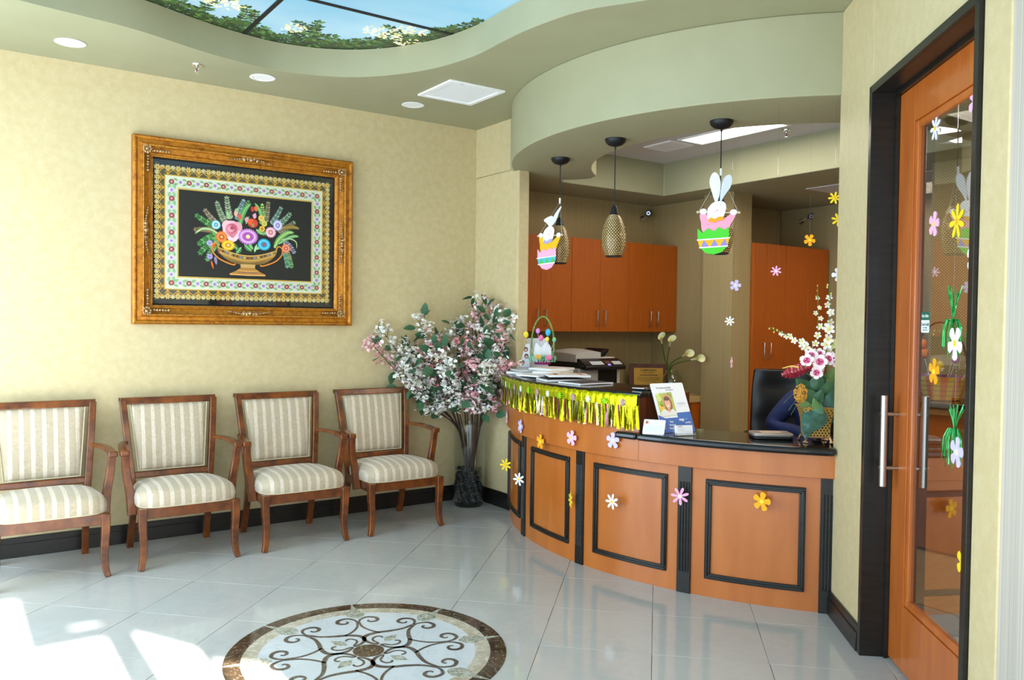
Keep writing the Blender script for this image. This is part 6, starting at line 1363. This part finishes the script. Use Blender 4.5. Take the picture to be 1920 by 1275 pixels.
for (x, z, c) in ((-.10, .36, '#e87c20'), (-.09, .30, '#e8882c'), (.08, .33, '#c83a8c'), (.09, .27, '#a83a9c'), (.0, .22, '#e0c030')):
    b = MB(); b.col = lin(c); b.ell((x, 0, z), (.026, .026, .034), 12, 8); e_ = b.build('egg', M['paint'], sb); b = MB(); b.tube([(x, 0, z-.03), (x*.5, 0, .10)], .0015, 5); b.build('pick', M['paper'], e_)
b = MB(); b.lathe([(0, 0), (.03, 0), (.05, .05), (.045, .05), (.028, .005), (0, .005)], 16, (5.33, 3.0, .9705)) if False else b.lathe([(0, 0), (.03, 0), (.05, .05), (.045, .05), (.028, .005), (0, .005)], 16); o = b.build('glass_bowl', M['acrylic']); o.location = (5.30, 2.90, .9705); tag(o, 'small clear bowl before the woven basket seen through the door glass', 'bowl')

# ---------------------------------------------------------------- leather chair and the seated receptionist
oc = thing('office_chair', 'high backed black leather office chair behind the counter', 'chair', (4.93, 3.63, 0), radians(-48+0))
# local: +y is behind the sitter, -y towards the counter
def backp(u, v): k = 2*u-1; z = .50+.62*v; return (k*.245*(1-.10*v**3), .22+.06*v+.05*k*k*-1+.0, z)
b = MB(); b.grid(lambda u, v: (backp(u, v)[0], backp(u, v)[1]-.045*(1-abs(2*u-1)**4)*(.75+.25*abs(sin(pi*v*2.5))), backp(u, v)[2]), 17, 21); n_ = len(b.v); b.grid(lambda u, v: (backp(u, v)[0], backp(u, v)[1]+.04, backp(u, v)[2]), 17, 21)
ring = [i for i in range(17)]+[j*17+16 for j in range(1, 21)]+[20*17+i for i in range(15, -1, -1)]+[j*17 for j in range(19, 0, -1)]
for k in range(len(ring)): a, c = ring[k], ring[(k+1) % len(ring)]; b.f.append((a, c, c+n_, a+n_)); b.c.append(None)
b.build('backrest', M['leather'], oc, ang=60, bev=.012, seg=3)
b = MB(); b.prism(rrect(-.25, .25, -.24, .22, .07), .42, .50); b.build('seat', M['leather'], oc, bev=.03, seg=4)
for s in (-1, 1): b = MB(); b.tube(catmull([(s*.25, .15, .45), (s*.285, .14, .58), (s*.28, .08, .66), (s*.28, -.14, .655), (s*.25, -.16, .47)], 5, False), .018, 8); b.build('armrest', M['black_plastic'], oc)
b = MB(); b.tube([(0, 0, .10), (0, 0, .42)], .028, 14); b.build('gas_column', M['chrome'], oc)
for k in range(5): a = 2*pi*k/5; b = MB(); b.tube([(0, 0, .11), (.29*cos(a), .29*sin(a), .065)], [.026, .014], 8); b.ell((.29*cos(a), .29*sin(a), .03), (.022, .022, .03), 10, 8); b.build('base_leg', M['black_plastic'], oc)
pe = thing('person', 'person in a navy knit top bent over the desk behind the orchid pot', 'person', (4.84, 3.34, 0), radians(-52))
# local frame: -y faces the counter, +x is the picture's right
J = {'pelvis': (0, .02, .56), 'waist': (.01, -.03, .70), 'chest': (.02, -.13, .88), 'neck': (.04, -.235, .965), 'head0': (.05, -.275, .985), 'head1': (.06, -.335, 1.0), 'crown': (.065, -.385, 1.02),
     'shL': (-.155, -.13, .955), 'elL': (-.30, -.17, .775), 'wrL': (-.06, -.33, .745), 'haL': (.0, -.37, .74), 'shR': (.205, -.13, .955), 'elR': (.29, -.16, .775), 'wrR': (.12, -.34, .745), 'haR': (.07, -.38, .74),
     'hipL': (-.09, .0, .53), 'knL': (-.12, -.40, .53), 'anL': (-.12, -.36, .10), 'toL': (-.12, -.48, .045), 'hipR': (.09, .0, .53), 'knR': (.12, -.40, .53), 'anR': (.12, -.36, .10), 'toR': (.12, -.48, .045)}
E_ = [('pelvis', 'waist'), ('waist', 'chest'), ('chest', 'neck'), ('neck', 'head0'), ('head0', 'head1'), ('head1', 'crown'), ('chest', 'shL'), ('shL', 'elL'), ('elL', 'wrL'), ('wrL', 'haL'), ('chest', 'shR'), ('shR', 'elR'), ('elR', 'wrR'), ('wrR', 'haR'),
      ('pelvis', 'hipL'), ('hipL', 'knL'), ('knL', 'anL'), ('anL', 'toL'), ('pelvis', 'hipR'), ('hipR', 'knR'), ('knR', 'anR'), ('anR', 'toR')]
RD = {'pelvis': (.13, .10), 'waist': (.12, .09), 'chest': (.14, .10), 'neck': (.05, .05), 'head0': (.065, .07), 'head1': (.080, .095), 'crown': (.062, .07), 'shL': (.058, .055), 'elL': (.043, .043), 'wrL': (.028, .024), 'haL': (.034, .018), 'shR': (.058, .055), 'elR': (.043, .043), 'wrR': (.028, .024), 'haR': (.034, .018),
      'hipL': (.085, .085), 'knL': (.06, .06), 'anL': (.038, .038), 'toL': (.035, .028), 'hipR': (.085, .085), 'knR': (.06, .06), 'anR': (.038, .038), 'toR': (.035, .028)}
def skin_obj(name, joints, mt, par, grow=0, extra=None, extra_e=None, root='pelvis', over=None):
    jj = dict((k, J[k]) for k in joints); rd = dict((k, tuple(r+grow for r in (over or {}).get(k, RD[k]))) for k in joints)
    ee = [e for e in E_ if e[0] in jj and e[1] in jj]
    if extra: jj.update({k: v[0] for k, v in extra.items()}); rd.update({k: v[1] for k, v in extra.items()}); ee += extra_e
    ks = list(jj); me = bpy.data.meshes.new(name); me.from_pydata([jj[k] for k in ks], [(ks.index(a), ks.index(c)) for a, c in ee], [])
    o = bpy.data.objects.new(name, me); COL.objects.link(o); o.modifiers.new('skin', 'SKIN')
    bm = bmesh.new(); bm.from_mesh(me); sl = bm.verts.layers.skin.verify()
    for v, k in zip(bm.verts, ks): v[sl].radius = rd[k]; v[sl].use_root = (k == root)
    bm.to_mesh(me); bm.free(); sb_ = o.modifiers.new('sub', 'SUBSURF'); sb_.levels = 2; sb_.render_levels = 2
    bpy.context.view_layer.update(); m2 = bpy.data.meshes.new_from_object(o.evaluated_get(bpy.context.evaluated_depsgraph_get())); bpy.data.objects.remove(o)
    m2.polygons.foreach_set('use_smooth', [True]*len(m2.polygons)); m2.materials.clear(); m2.materials.append(mt)
    r = bpy.data.objects.new(name, m2); COL.objects.link(r); r.parent = par; return r
ex, exe = {}, []
for s, ha in ((1, 'haL'), (-1, 'haR')):
    hx, hy, hz = J[ha]
    for f_, (dx, ln) in enumerate(((-.024, .050), (-.008, .058), (.008, .054), (.023, .042))):
        a_, b_, c_ = ha+'f%da' % f_, ha+'f%db' % f_, ha+'f%dc' % f_; ddx, ddy = (.55*s, -.83)
        px, py = hx+dx*.83, hy+dx*.55*s
        for nm_, q, z_ in ((a_, .022, .012), (b_, .022+ln*.6, .010), (c_, .022+ln, -.006)): ex[nm_] = ((px+ddx*q, py+ddy*q, hz+z_), (.0088 if nm_ != c_ else .007,)*2)
        exe += [(ha, a_), (a_, b_), (b_, c_)]
    ex[ha+'t1'] = ((hx+.036*s, hy+.012, hz+.004), (.010, .010)); ex[ha+'t2'] = ((hx+.058*s, hy-.014, hz-.002), (.0085, .0085)); exe += [(ha, ha+'t1'), (ha+'t1', ha+'t2')]
body = skin_obj('body', list(J), M['skin'], pe, 0, ex, exe)
sw = skin_obj('sweater', ['pelvis', 'waist', 'chest', 'neck', 'shL', 'elL', 'wrL', 'shR', 'elR', 'wrR'], M['navy'], pe, .012, over={'neck': (.056, .056), 'shL': (.066, .062), 'shR': (.066, .062), 'wrL': (.034, .032), 'wrR': (.034, .032), 'elL': (.052, .052), 'elR': (.052, .052)})
skin_obj('trousers', ['pelvis', 'hipL', 'knL', 'anL', 'hipR', 'knR', 'anR'], M['black_plastic'], pe, .012)
for s in (-1, 1): b = MB(); b.M = Matrix.Translation((s*.12, -.43, .045)); b.ell((0, 0, 0), (.048, .12, .044), 14, 10); b.build('shoe', M['leather'], pe)
hx, hy, hz = J['head1']
b = MB(); b.M = Matrix.Translation((hx, hy+.022, hz+.030)) @ Matrix.Rotation(radians(35), 4, 'X'); b.grid(lambda u, v: (.096*cos(2*pi*u)*cos(pi*(v-.42)*.95), .108*sin(2*pi*u)*cos(pi*(v-.42)*.95), .118*sin(pi*(v-.42)*.95)+(.008*sin(14*pi*u))), 28, 14, True); b.build('hair', M['hair'], pe, ang=80)
for s in (-1, 1):
    b = MB(); b.M = Matrix.Translation((hx+s*.030, hy-.090, hz-.012)); b.ell((0, 0, 0), (.012, .008, .008), 10, 8); b.build('eye', M['white'], body)
    b = MB(); b.M = Matrix.Translation((hx+s*.082, hy+.012, hz-.01)); b.ell((0, 0, 0), (.010, .020, .028), 10, 8); b.build('ear', M['skin'], body)
b = MB(); b.M = Matrix.Translation((hx, hy-.098, hz-.038)); b.ell((0, 0, 0), (.013, .018, .020), 10, 8); b.build('nose', M['skin'], body)
b = MB(); b.M = Matrix.Translation((hx, hy-.080, hz-.070)); b.ell((0, 0, 0), (.024, .008, .007), 10, 8); b.build('mouth', mat('lips', '#a4564c', .5), body)
